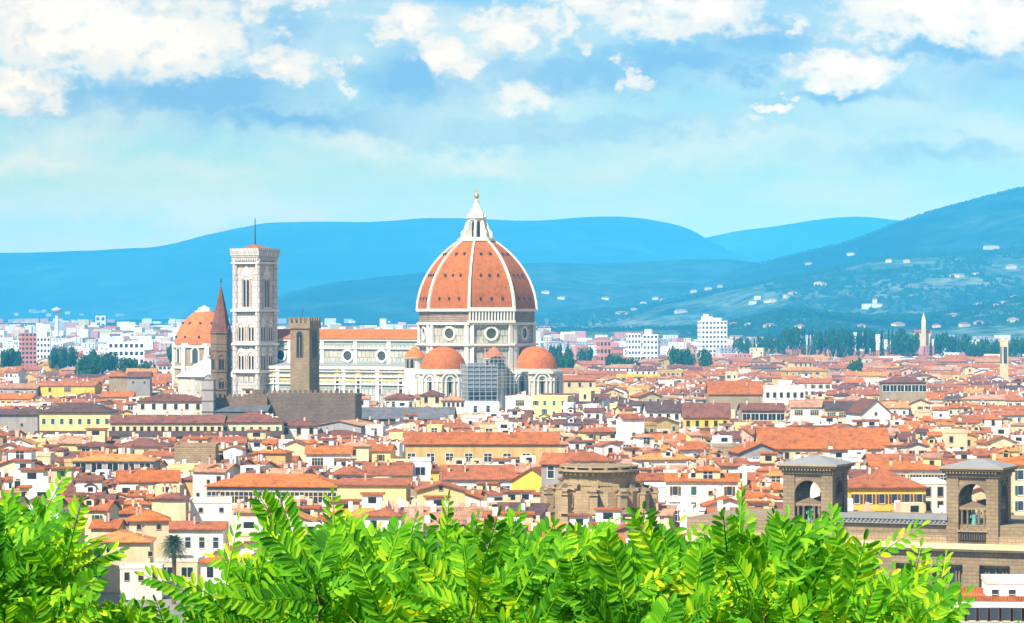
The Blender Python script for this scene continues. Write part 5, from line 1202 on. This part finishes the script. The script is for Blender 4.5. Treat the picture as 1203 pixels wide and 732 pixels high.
# the rest of the old town and the plain, far too many to part: one mass
def mass():
    b = MB(); wi = {n_: i for i, (n_, c_) in enumerate(WALLS)}; ri = {n_: i+len(WALLS) for i, (n_, c_, d_) in enumerate(ROOFS)}; dk = len(WALLS)+len(ROOFS)
    mats = [MAT['wall_'+n_] for n_, _ in WALLS]+[MAT['roof_'+n_] for n_, _, _ in ROOFS]+[MAT['dark_opening'], MAT['modern_white'], MAT['modern_grey'], MAT['modern_pink'], MAT['glass_dark']]
    def onebuilding(q, detail):
        r = random.Random(q['seed']); w, d, h, rh, kind = q['w'], q['d'], q['h'], q['rh'], q['kind']
        b.at(q['x'], q['y'], q.get('zb', 0), q['rot']); m = wi[q['wall']] if isinstance(q['wall'], str) else q['wall']
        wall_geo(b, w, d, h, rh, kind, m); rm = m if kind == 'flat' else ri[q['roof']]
        if detail: roof_geo(b, w, d, h, rh, kind, rm, .5)
        else:
            if kind == 'flat': b.face([(-w/2, -d/2, h), (w/2, -d/2, h), (w/2, d/2, h), (-w/2, d/2, h)], m)
            elif kind in ('gable', 'shed'):
                for s in (-1, 1): L = w+1; S_ = sqrt(rh*rh+d*d/4)+.6; b.face([(s*-L/2*-1*-1, s*(d/2+.5), h-.2), (s*-L/2*-1, s*(d/2+.5), h-.2), (s*L/2, 0, h+rh+.05), (s*-L/2, 0, h+rh+.05)] if False else ([(-L/2, -d/2-.5, h-.2), (L/2, -d/2-.5, h-.2), (L/2, 0, h+rh+.05), (-L/2, 0, h+rh+.05)] if s < 0 else [(L/2, d/2+.5, h-.2), (-L/2, d/2+.5, h-.2), (-L/2, 0, h+rh+.05), (L/2, 0, h+rh+.05)]), rm, [(0, 0), (L, 0), (L, S_), (0, S_)])
            else: roof_geo(b, w, d, h, rh, kind, rm, .5)
        # windows, chimneys
        if q['y'] < 5200:
            n = max(2, int(w/(3.3 if q['y'] < 1500 else 4.2))); nf = 2 if q['y'] < 2700 else int(h/3.6)
            for fl in range(nf):
                z = h-2.9-3.4*fl
                if z < 1: break
                for i in range(n):
                    if r.random() < .2: continue
                    u = -w/2+w*(i+.5)/n; b.face([(u-.6, -d/2-.06, z), (u+.6, -d/2-.06, z), (u+.6, -d/2-.06, z+1.9), (u-.6, -d/2-.06, z+1.9)], dk)
                if detail:
                    sx = -1 if q['x'] > 0 else 1
                    for i in range(max(1, int(d/4))):
                        u = -d/2+4*(i+.5); p = [(sx*(w/2+.06), u-.6*sx, z), (sx*(w/2+.06), u+.6*sx, z), (sx*(w/2+.06), u+.6*sx, z+1.9), (sx*(w/2+.06), u-.6*sx, z+1.9)]; b.face(p, dk)
        if detail:
            for i in range(r.choice([1, 2, 2, 3])):
                x, yy = r.uniform(-.4, .4)*w, r.uniform(-.35, .35)*d; z = roof_z(w, d, h, rh, kind, x, yy); s = r.uniform(.35, .6)
                b.box(x-s, x+s, yy-s, yy+s, z-1, z+r.uniform(1.0, 2.2), r.choice([wi['white'], wi['cream'], wi['bright_white'], wi['pink']]), False)
            if r.random() < .28:
                x, yy = r.uniform(-.3, .3)*w, r.uniform(-.2, .2)*d; s = r.uniform(1.6, 3); z = h+rh+r.uniform(.3, 2.6); b.box(x-s, x+s, yy-s*.8, yy+s*.8, h-.5, z, r.choice([wi['white'], wi['bright_white'], wi['cream']]), False); b.face([(x-s*.4, yy-s*.8-.05, z-1.7), (x+s*.4, yy-s*.8-.05, z-1.7), (x+s*.4, yy-s*.8-.05, z-.5), (x-s*.4, yy-s*.8-.05, z-.5)], dk)
                if r.random() < .6: b.x = (cos(q['rot']), sin(q['rot']), q['x'], q['y'], 0); b.box(x-s-.4, x+s+.4, yy-s*.8-.4, yy+s*.8+.4, z+.01, z+.35, r.choice([ri['terracotta'], ri['orange']]), False)
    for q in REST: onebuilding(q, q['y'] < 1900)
    r = random.Random(99); y = 2660.0; nb = 0
    while y < 13000:
        st = 30 if y < 4000 else 48 if y < 6500 else 90; x = -.175*y-60
        while x < .175*y+60:
            px = SX(x, y); w = r.uniform(11, 28)*(1 if y < 6000 else 1.35)
            right = px > 560
            if y > (5200 if px > 760 else 13500) or hill_z(x, y) > (26 if px < 640 else 10): x += w*1.5; continue
            modern = r.random() < (.42 if not right else .2)+(.15 if y > 4800 else 0)
            if modern: h = r.choice([12, 16, 20, 24, 30]) if y > 3000 else r.choice([10, 13, 16, 22]); h *= (1.1 if y > 6500 else .85); w = min(w, 26)
            else: h = r.uniform(9, 17)
            skip = False
            for (l0, l1, top, Y, keep, ref) in LAND:
                if Y > y and px > l0-4 and px < l1+4 and SY(h+3, y) < keep: skip = True
            if skip or r.random() < (.16 if y < 4000 else .06): x += w*.8; continue
            wl = r.choice([dk+1, dk+1, wi['bright_white'], dk+2, dk+3, wi['pink'], wi['cream'], wi['bright_white']]) if modern else wi[wpick(r, WT)]
            onebuilding(dict(x=x+w/2, y=y+r.uniform(0, 14), w=w, d=r.uniform(11, 18), h=h, rh=r.uniform(2, 3.4), zb=max(0, hill_z(x+w/2, y)-1) if y > 4500 else 0, kind='flat' if modern else r.choice(['gable', 'gable', 'hip']), rot=r.uniform(-.45, .45), wall=wl, roof=wpick(r, RT), seed=r.randrange(10**6)), False); nb += 1
            x += w*r.uniform(1.0, 1.35)+(r.random() < .2)*r.uniform(10, 50)
        y += st*r.uniform(.7, 1.2)
    print('mass buildings', len(REST), nb, 'faces', len(b.f))
    o = b.build('distant_houses', mats); tag(o, 'densely packed roofs and houses of the city stretching to the hills', 'houses', kind='stuff')
mass()

# ------------------------------------------------------------ villas on the slopes
VP = [(38,367),(44,368),(52,367),(80,369),(58,372),(20,371),(96,371),(141,372),(712,352),(641,345),(756,358),(770,352),(778,354),(815,344),(826,346),(832,341),(846,338),(884,358),(890,352),(903,356),(908,355),(925,350),(931,347),(962,336),(967,336),(1030,360),(1045,308),(1065,309),(1122,326),(1128,326),(1147,324),(1162,293),(1168,293),(1170,362),(1192,352),(1180,358),(1150,360),(1120,372),(1055,383),(1133,384),(1150,381),(1190,378),(1012,385),(940,386),(905,384),(880,383),(862,383),(845,384),(730,370),(745,366),(800,368),(660,352),(950,311),(1000,300),(1188,316),(1100,385)]
def villas():
    r = random.Random(5); hold = []
    for (px, py) in VP:
        hit = ray_hill(px, py)
        if not hit: continue
        x, y, z = hit; hold.append(dict(px=(px, py), p=(x, y, z), w=r.uniform(9, 19)*y/5000, wall=r.choice(['cream', 'cream', 'white', 'pale_yellow']), roof=r.choice(['terracotta', 'faded_pink', 'orange']), rot=r.uniform(-.5, .5), h=r.uniform(6, 9)*y/6500))
    for q in hold: q['base'] = ('long ' if q['w'] > 27 else '')+WW[q['wall']]+' hillside villa'; 
    labels(hold)
    for q in hold:
        t = thing('villa', q['lab'], 'villa', (q['p'][0], q['p'][1], q['p'][2]-2), q['rot'], 'villas on the hillsides'); w, d, h = q['w']*(.7 if q['p'][1] > 9500 else 1), 16, q['h']*(.75 if q['p'][1] > 9500 else 1)
        b = MB(); wall_geo(b, w, d, h, 2.5, 'hip'); b.build('wall', [MAT['wall_'+q['wall']]], t); b = MB(); roof_geo(b, w, d, h, 2.8, 'hip'); b.build('roof', [MAT['roof_'+q['roof']]], t)
    hit = ray_hill(1024, 362)
    if hit:
        x, y, z = hit; t = thing('castle_villa', 'large white villa with a square central tower on the slope above the tree line', 'villa', (x, y, z-3), .1)
        b = MB(); b.box(-22, 22, -8, 8, 0, 13, 0); b.box(3, 12, -5, 6, 13, 24, 0); b.build('wall', [MAT['wall_bright_white']], t); b = MB(); roof_geo(b, 44, 16, 13, 1.5, 'hip'); b.at(7.5, .5, 0); roof_geo(b, 9, 11, 24, 2, 'hip'); b.build('roof', [MAT['roof_faded_pink']], t)
villas()

# ------------------------------------------------------------ trees
def crown_pts(r, n, rad, hh, lumps=7, flat=.8):
    c = [(r.uniform(-.55, .55)*rad, r.uniform(-.55, .55)*rad, hh*r.uniform(.35, .85), rad*r.uniform(.38, .6)) for _ in range(lumps)]
    for _ in range(n):
        cx, cy, cz, cr = r.choice(c); v = Vector((r.gauss(0, 1), r.gauss(0, 1), r.gauss(0, 1))).normalized()*cr*r.uniform(.72, 1.05)
        yield Vector((cx+v.x, cy+v.y, cz+v.z*flat)), v
def tree_meshes(seed, conif=False):
    r = random.Random(seed); b = MB()
    if conif:
        for i in range(420):
            t = r.random()**.8; rr = 1.7*(1-t)**.6*r.uniform(.7, 1.05)+.1; a = r.uniform(0, 2*pi); p = Vector((rr*cos(a), rr*sin(a), 1+t*13)); s = r.uniform(.4, .8)
            u = Vector((r.gauss(0, 1), r.gauss(0, 1), r.gauss(0, 1))).normalized(); v = u.orthogonal().normalized()
            b.face([p-u*s*.5, p+v*s*.5, p+u*s*.5+Vector((0, 0, .5)), p-v*s*.5], 0)
        tr = MB(); tr.tube([(0, 0, 0), (0, 0, 11)], [.3, .08], 6)
    else:
        for p, v in crown_pts(r, 750, 4.6, 8):
            p = p+Vector((0, 0, 2.5)); s = r.uniform(.5, 1.1); n_ = (v.normalized()+Vector((r.gauss(0, .5), r.gauss(0, .5), r.gauss(0, .5)))).normalized(); u = n_.orthogonal().normalized(); w = n_.cross(u)
            b.face([p-u*s*.6, p+w*s*.45, p+u*s*.6, p-w*s*.45], 0)
        tr = MB(); tr.tube([(0, 0, 0), (.1, 0, 3), (0, .1, 7)], [.42, .3, .1], 7)
        for k in range(4): a = k*1.6+r.random(); tr.tube([(.1, 0, 3), (2.4*cos(a), 2.4*sin(a), 6.5)], [.2, .06], 5)
    return b.mesh('crown', [MAT['cypress_leaf' if conif else 'tree_leaf']]), tr.mesh('trunk', [MAT['bark']])
TM = [tree_meshes(i) for i in range(4)]; CM = [tree_meshes(10+i, True) for i in range(2)]
def trees():
    r = random.Random(31); L = []
    def cluster(px0, px1, py_top, Y, n, conif=.0, hh=(9, 13), base='dark green leafy tree'):
        for i in range(n):
            y = Y+r.uniform(-25, 25); px = px0+(px1-px0)*(i+.5)/n+r.uniform(-2, 2); x = PX(px, y); zt = PZ(py_top, y)+r.uniform(-2.5, 1); c = r.random() < conif
            h = min(max(zt, 8), r.uniform(*hh) if not c else r.uniform(14, 20)); L.append(dict(px=(px, SY(zt, y)), x=x, y=y, z=max(0, zt-h), h=h, c=c, base='slim dark cypress' if c else base, top=zt))
    cluster(2, 26, 404, 2400, 4); cluster(60, 88, 402, 2450, 5); cluster(96, 132, 407, 2350, 6); cluster(146, 178, 416, 2100, 5); cluster(95, 120, 420, 2050, 3)
    cluster(716, 748, 411, 2250, 6); cluster(791, 812, 403, 2500, 4); cluster(824, 836, 406, 2450, 2); cluster(644, 672, 409, 2300, 4); cluster(640, 700, 400, 2700, 5); cluster(560, 600, 487, 1290, 5, 0, (7, 9), 'small green garden tree')
    cluster(925, 1064, 381, 3300, 30, .45, (11, 15)); cluster(1050, 1078, 387, 3200, 7, .3); cluster(1092, 1140, 388, 3250, 10, .3); cluster(1140, 1203, 393, 3100, 11, .2); cluster(860, 925, 391, 3350, 9, .2); cluster(996, 1012, 416, 2150, 2); cluster(200, 205, 400, 2500, 1); cluster(440, 486, 383, 3600, 5); cluster(1078, 1090, 437, 1750, 2)
    for q in L:
        q['px'] = (q['px'][0], q['px'][1])
    labels(L)
    for q in L:
        cm, tm = r.choice(CM if q['c'] else TM); s = q['h']/(14.5 if q['c'] else 10.6)
        t = thing('cypress' if q['c'] else 'tree', q['lab'], 'cypress' if q['c'] else 'tree', (q['x'], q['y'], 0), r.uniform(0, 6), 'cypresses on the plain' if q['c'] else 'trees among the houses')
        f = q['top']/q['h']; t.scale = (s*1.1, s*1.1, s*max(1, f*.9)) if f > 1.25 else (s, s, s)
        link('crown', cm, t); link('trunk', tm, t)
trees()
def hill_woods():
    r = random.Random(77); b = MB()
    for R, n, sz in ((RIDGES[5], 3400, 7), (RIDGES[4], 5200, 8), (RIDGES[3], 900, 9)):
        name, Yr, Yf, *_ = R
        for i in range(n):
            px = r.uniform(620 if R is not RIDGES[3] else 820, 1320); y = Yf+(Yr-Yf)*r.random()**.6 if r.random() < (.75 if R is not RIDGES[3] else .1) else Yr*r.uniform(.995, 1.005); x = PX(px, y)
            z = ridge_z(R, x, y)
            if z < 4: continue
            if noise.noise(Vector((x/330, y/500, 5))) < .02 and y < Yr*.99: continue
            for k in range(3):
                c = Vector((x+r.uniform(-5, 5), y+r.uniform(-5, 5), z+r.uniform(0, 2.5))); s = sz*r.uniform(.5, 1)
                a0 = r.uniform(0, 6); b.cone([(c.x+s*cos(a0+j*2.09), c.y+s*sin(a0+j*2.09)) for j in range(3)], c.z, (c.x+r.uniform(-2, 2), c.y, c.z+s*r.uniform(.8, 1.3)))
    o = b.build('hillside_woods', [MAT['cypress_leaf']]); tag(o, 'dark woods spread over the lower hillsides', 'woods', kind='stuff')
hill_woods()

def palm():
    Y = 596.0; x = PX(204, Y); zc = PZ(640, Y); r = random.Random(3)
    t = thing('palm_tree', 'tall palm tree with a round shaggy crown among the white houses', 'palm', (x, Y, 0))
    b = MB(); b.tube([(0, 0, 0), (.15, 0, zc*.5), (.05, 0, zc-.6), (0, 0, zc+.2)], [.42, .36, .5, .3], 10); b.build('trunk', [MAT['palm_bark']], t)
    b = MB()
    for i in range(120):
        a = i*2.399; el = 1.35-2.1*((i+.5)/120)**.9; L = r.uniform(2.6, 3.3); d = Vector((cos(a)*cos(el), sin(a)*cos(el), sin(el))); side = Vector((-sin(a), cos(a), 0)); pts = []
        for k in range(9): s = k/8; pts.append(Vector((0, 0, zc))+d*L*s+Vector((0, 0, -1.25*s*s*s*(1.1-.3*sin(el)))))
        for k in range(8):
            for h_ in (0, .5):
                p = pts[k].lerp(pts[k+1], h_); q = (pts[k+1]-pts[k]).normalized(); ll = .75*sin(pi*min(1, (k+h_+1.5)/10))+.1
                for s_ in (-1, 1): e = p+side*s_*ll*.75+q*ll*.6+Vector((0, 0, -.25*ll)); b.face([p-q*.06, p+q*.07, e], 0)
    b.build('crown', [MAT['palm_leaf']], t)
palm()

# ------------------------------------------------------------ the locust trees in front
def locust(name_lab, px0, px1, cxp, seed, nfr, trunk_x):
    r = random.Random(seed); t = thing('locust_tree', name_lab, 'tree', (trunk_x, 10.2, near_z(trunk_x, 10.2)-.2), 0, 'leafy trees in front of the viewpoint')
    ox, oy, oz = t.location; b = MB(); st = MB()
    def leaflet(p, d, n, L, Wd, fold):
        s = d.cross(n).normalized(); up = n
        sh = [(0, .06), (.22, .38), (.5, .5), (.78, .42), (.95, .18), (1, 0)]
        mid0, mid1 = p, p+d*L
        for sg in (-1, 1):
            pts = [p]+[p+d*(L*a)+s*(sg*Wd*w_)+up*(fold*w_*Wd) for a, w_ in sh[:-1]]+[mid1]
            idx = [tuple(v) for v in (pts if sg < 0 else pts[::-1])]
            b.face(idx, 0)
    def leaflet_join(p, d, n, L, Wd, fold):
        # both halves share the midrib, so a leaflet is one island
        s = d.cross(n).normalized(); sh = [(.2, .4), (.5, .52), (.8, .42), (.96, .16)]
        i0 = b.pt(p); i1 = b.pt(p+d*L)
        for sg in (-1, 1):
            ids_ = [b.pt(p+d*(L*a)+s*(sg*Wd*w_)+n*(fold*w_*Wd)) for a, w_ in sh]
            f = [i0]+ids_+[i1]; b.f.append(f if sg < 0 else f[::-1]); b.m.append(0); b.uv.append([(0, 0)]*6); b.sm.append(False)
    def frond(p, d, n, L):
        np_ = r.randint(8, 12); droop = r.uniform(.05, .3); pts = []
        for k in range(np_+2): s = k/(np_+1); pts.append(p+d*L*s+Vector((0, 0, -droop*L*s*s)))
        st.tube([pts[0], pts[len(pts)//2], pts[-1]], [.0030, .0022, .0012], 4, 1, False)
        size = r.uniform(.85, 1.15)
        for k in range(1, np_+2):
            q = (pts[k]-pts[k-1]).normalized(); s = q.cross(n).normalized(); f = k/(np_+1); LL = .049*size*(sin(pi*(.16+.68*f))**.5); ww = LL*r.uniform(.32, .40)
            if k == np_+1: leaflet_join(pts[k], q, n, LL, ww, .35); break
            for sg in (-1, 1):
                dd = (q*.62+s*sg*.8+Vector((r.gauss(0, .06), r.gauss(0, .06), r.gauss(0, .06)-.04))).normalized(); nn = (n+Vector((r.gauss(0, .12), r.gauss(0, .12), r.gauss(0, .12)))).normalized()
                leaflet_join(pts[k]+dd*.004, dd, nn, LL*r.uniform(.9, 1.08), ww, .4)
    def top_z(x, y):
        px = SX(x, y); return PZ(leaf_py(px)+ (0 if px0 <= px <= px1 else 60), 9.3)
    def shoot(tip, d, L, n):
        base = tip-d*L; pts = [base, base.lerp(tip, .5)+Vector((r.gauss(0, .01), r.gauss(0, .01), .01)), tip]; st.tube(pts, [.0045, .0035, .0015], 5, 0)
        # twig runs back to the limb below
        a = r.uniform(0, 6)
        for k in range(n):
            f = .12+.88*k/(n-1); p = base.lerp(tip, f); a += 2.4; el = r.uniform(.35, .95) if f < .9 else 1.2
            dd = (Vector((cos(a), sin(a), 0))*cos(el)+d*sin(el)+Vector((0, 0, .1))).normalized()
            nn = Vector((r.gauss(-.2, .38), r.gauss(-.85, .35), r.gauss(.7, .35))); nn = (nn-dd*nn.dot(dd)).normalized()
            frond(p, dd, nn, r.uniform(.19, .34)*(1 if f < .85 else .85))
    # upper canopy
    for i in range(nfr):
        y = r.uniform(8.5, 10.8); px = r.uniform(px0, px1); x = PX(px, y); zt = PZ(leaf_py(px), y)
        dep = abs(r.gauss(0, .35))*.75 if i % 2 else r.random()*1.0
        if y > 9.6: zt -= (y-9.6)*.02
        tipz = min([PZ(leaf_py(px+e), y) for e in (-70, -50, -25, 0, 25, 50, 70)])-(.12 if px > 850 else .15 if px > 140 else .2)-dep*1.0+.012
        if leaf_py(px) > 680 and r.random() < .5: continue
        d = Vector((r.gauss(0, .35), r.gauss(-.05, .35), 1)).normalized()
        shoot(Vector((x-ox, y-oy, tipz-oz-.05)), d, r.uniform(.12, .25), r.randint(4, 6))
    # leaders that make the spikes of the outline
    for (sx, sy) in [(30,550),(58,557),(80,553),(340,562),(352,572),(395,578),(450,590),(520,592),(548,592),(610,590),(640,590),(868,560),(985,582),(262,620),(300,615),(100,588),(1030,640),(1062,650),(1082,642),(1100,640),(1010,612),(930,598),(720,600),(790,602)]:
        if px0-60 <= sx < px1+25:
            y = r.uniform(8.8, 9.3); tip = Vector((PX(sx, y)-ox, y-oy, PZ(sy, y)-oz-(.24 if sx < 200 or sx > 850 else .22))); shoot(tip, Vector((r.gauss(0, .15), 0, 1)).normalized(), .2, 6)
    if px1 < 200:
        for i in range(70): y = r.uniform(8.8, 10); px = r.uniform(110, 290); tip = Vector((PX(px, y)-ox, y-oy, PZ(772, y)-oz-r.random()*.2)); shoot(tip, Vector((r.gauss(0, .3), 0, 1)).normalized(), .15, 4)
    # the lower and hidden side of the crown
    for i in range(nfr//4):
        y = r.uniform(8.6, 12); px = r.uniform(px0-10, px1+10); zt = PZ(790, y); tipz = zt-r.random()*1.1; tip = Vector((PX(px, y)-ox, y-oy, tipz-oz)); shoot(tip, Vector((r.gauss(0, .5), r.gauss(0, .5), .6)).normalized(), .25, 4)
    crown = b.build('crown', [MAT['locust_leaf']], t)
    st.build('twigs', [MAT['bark'], MAT['locust_leaf']], t)
    tr = MB(); H_ = 54.0-oz; tr.tube([(0, 0, -.3), (.08, .05, H_*.35), (0, 0, H_*.6)], [.22, .17, .13], 12)
    for k in range(9):
        px = px0+(px1-px0)*(k+.5)/9; y = 9.0+(k % 3)*.8; e = Vector((PX(px, y)-ox, y-oy, PZ(leaf_py(px), y)-oz-.3)); s = Vector((0, 0, H_*(.42+.02*k))); m = s.lerp(e, .5)+Vector((0, 0, -.25)); tr.tube([s, m, e], [.075, .045, .012], 7)
    tr.build('trunk', [MAT['bark']], t)
locust('bright green locust tree filling the lower left corner', -80, 58, 60, 1, 290, PX(40, 10.2))
locust('bright green locust tree in front of the long glazed gallery and the yellow walls', 300, 600, 400, 2, 370, PX(400, 10.2))
locust('bright green locust tree in front of the stone drum and the library', 600, 1085, 860, 3, 460, PX(850, 10.2))
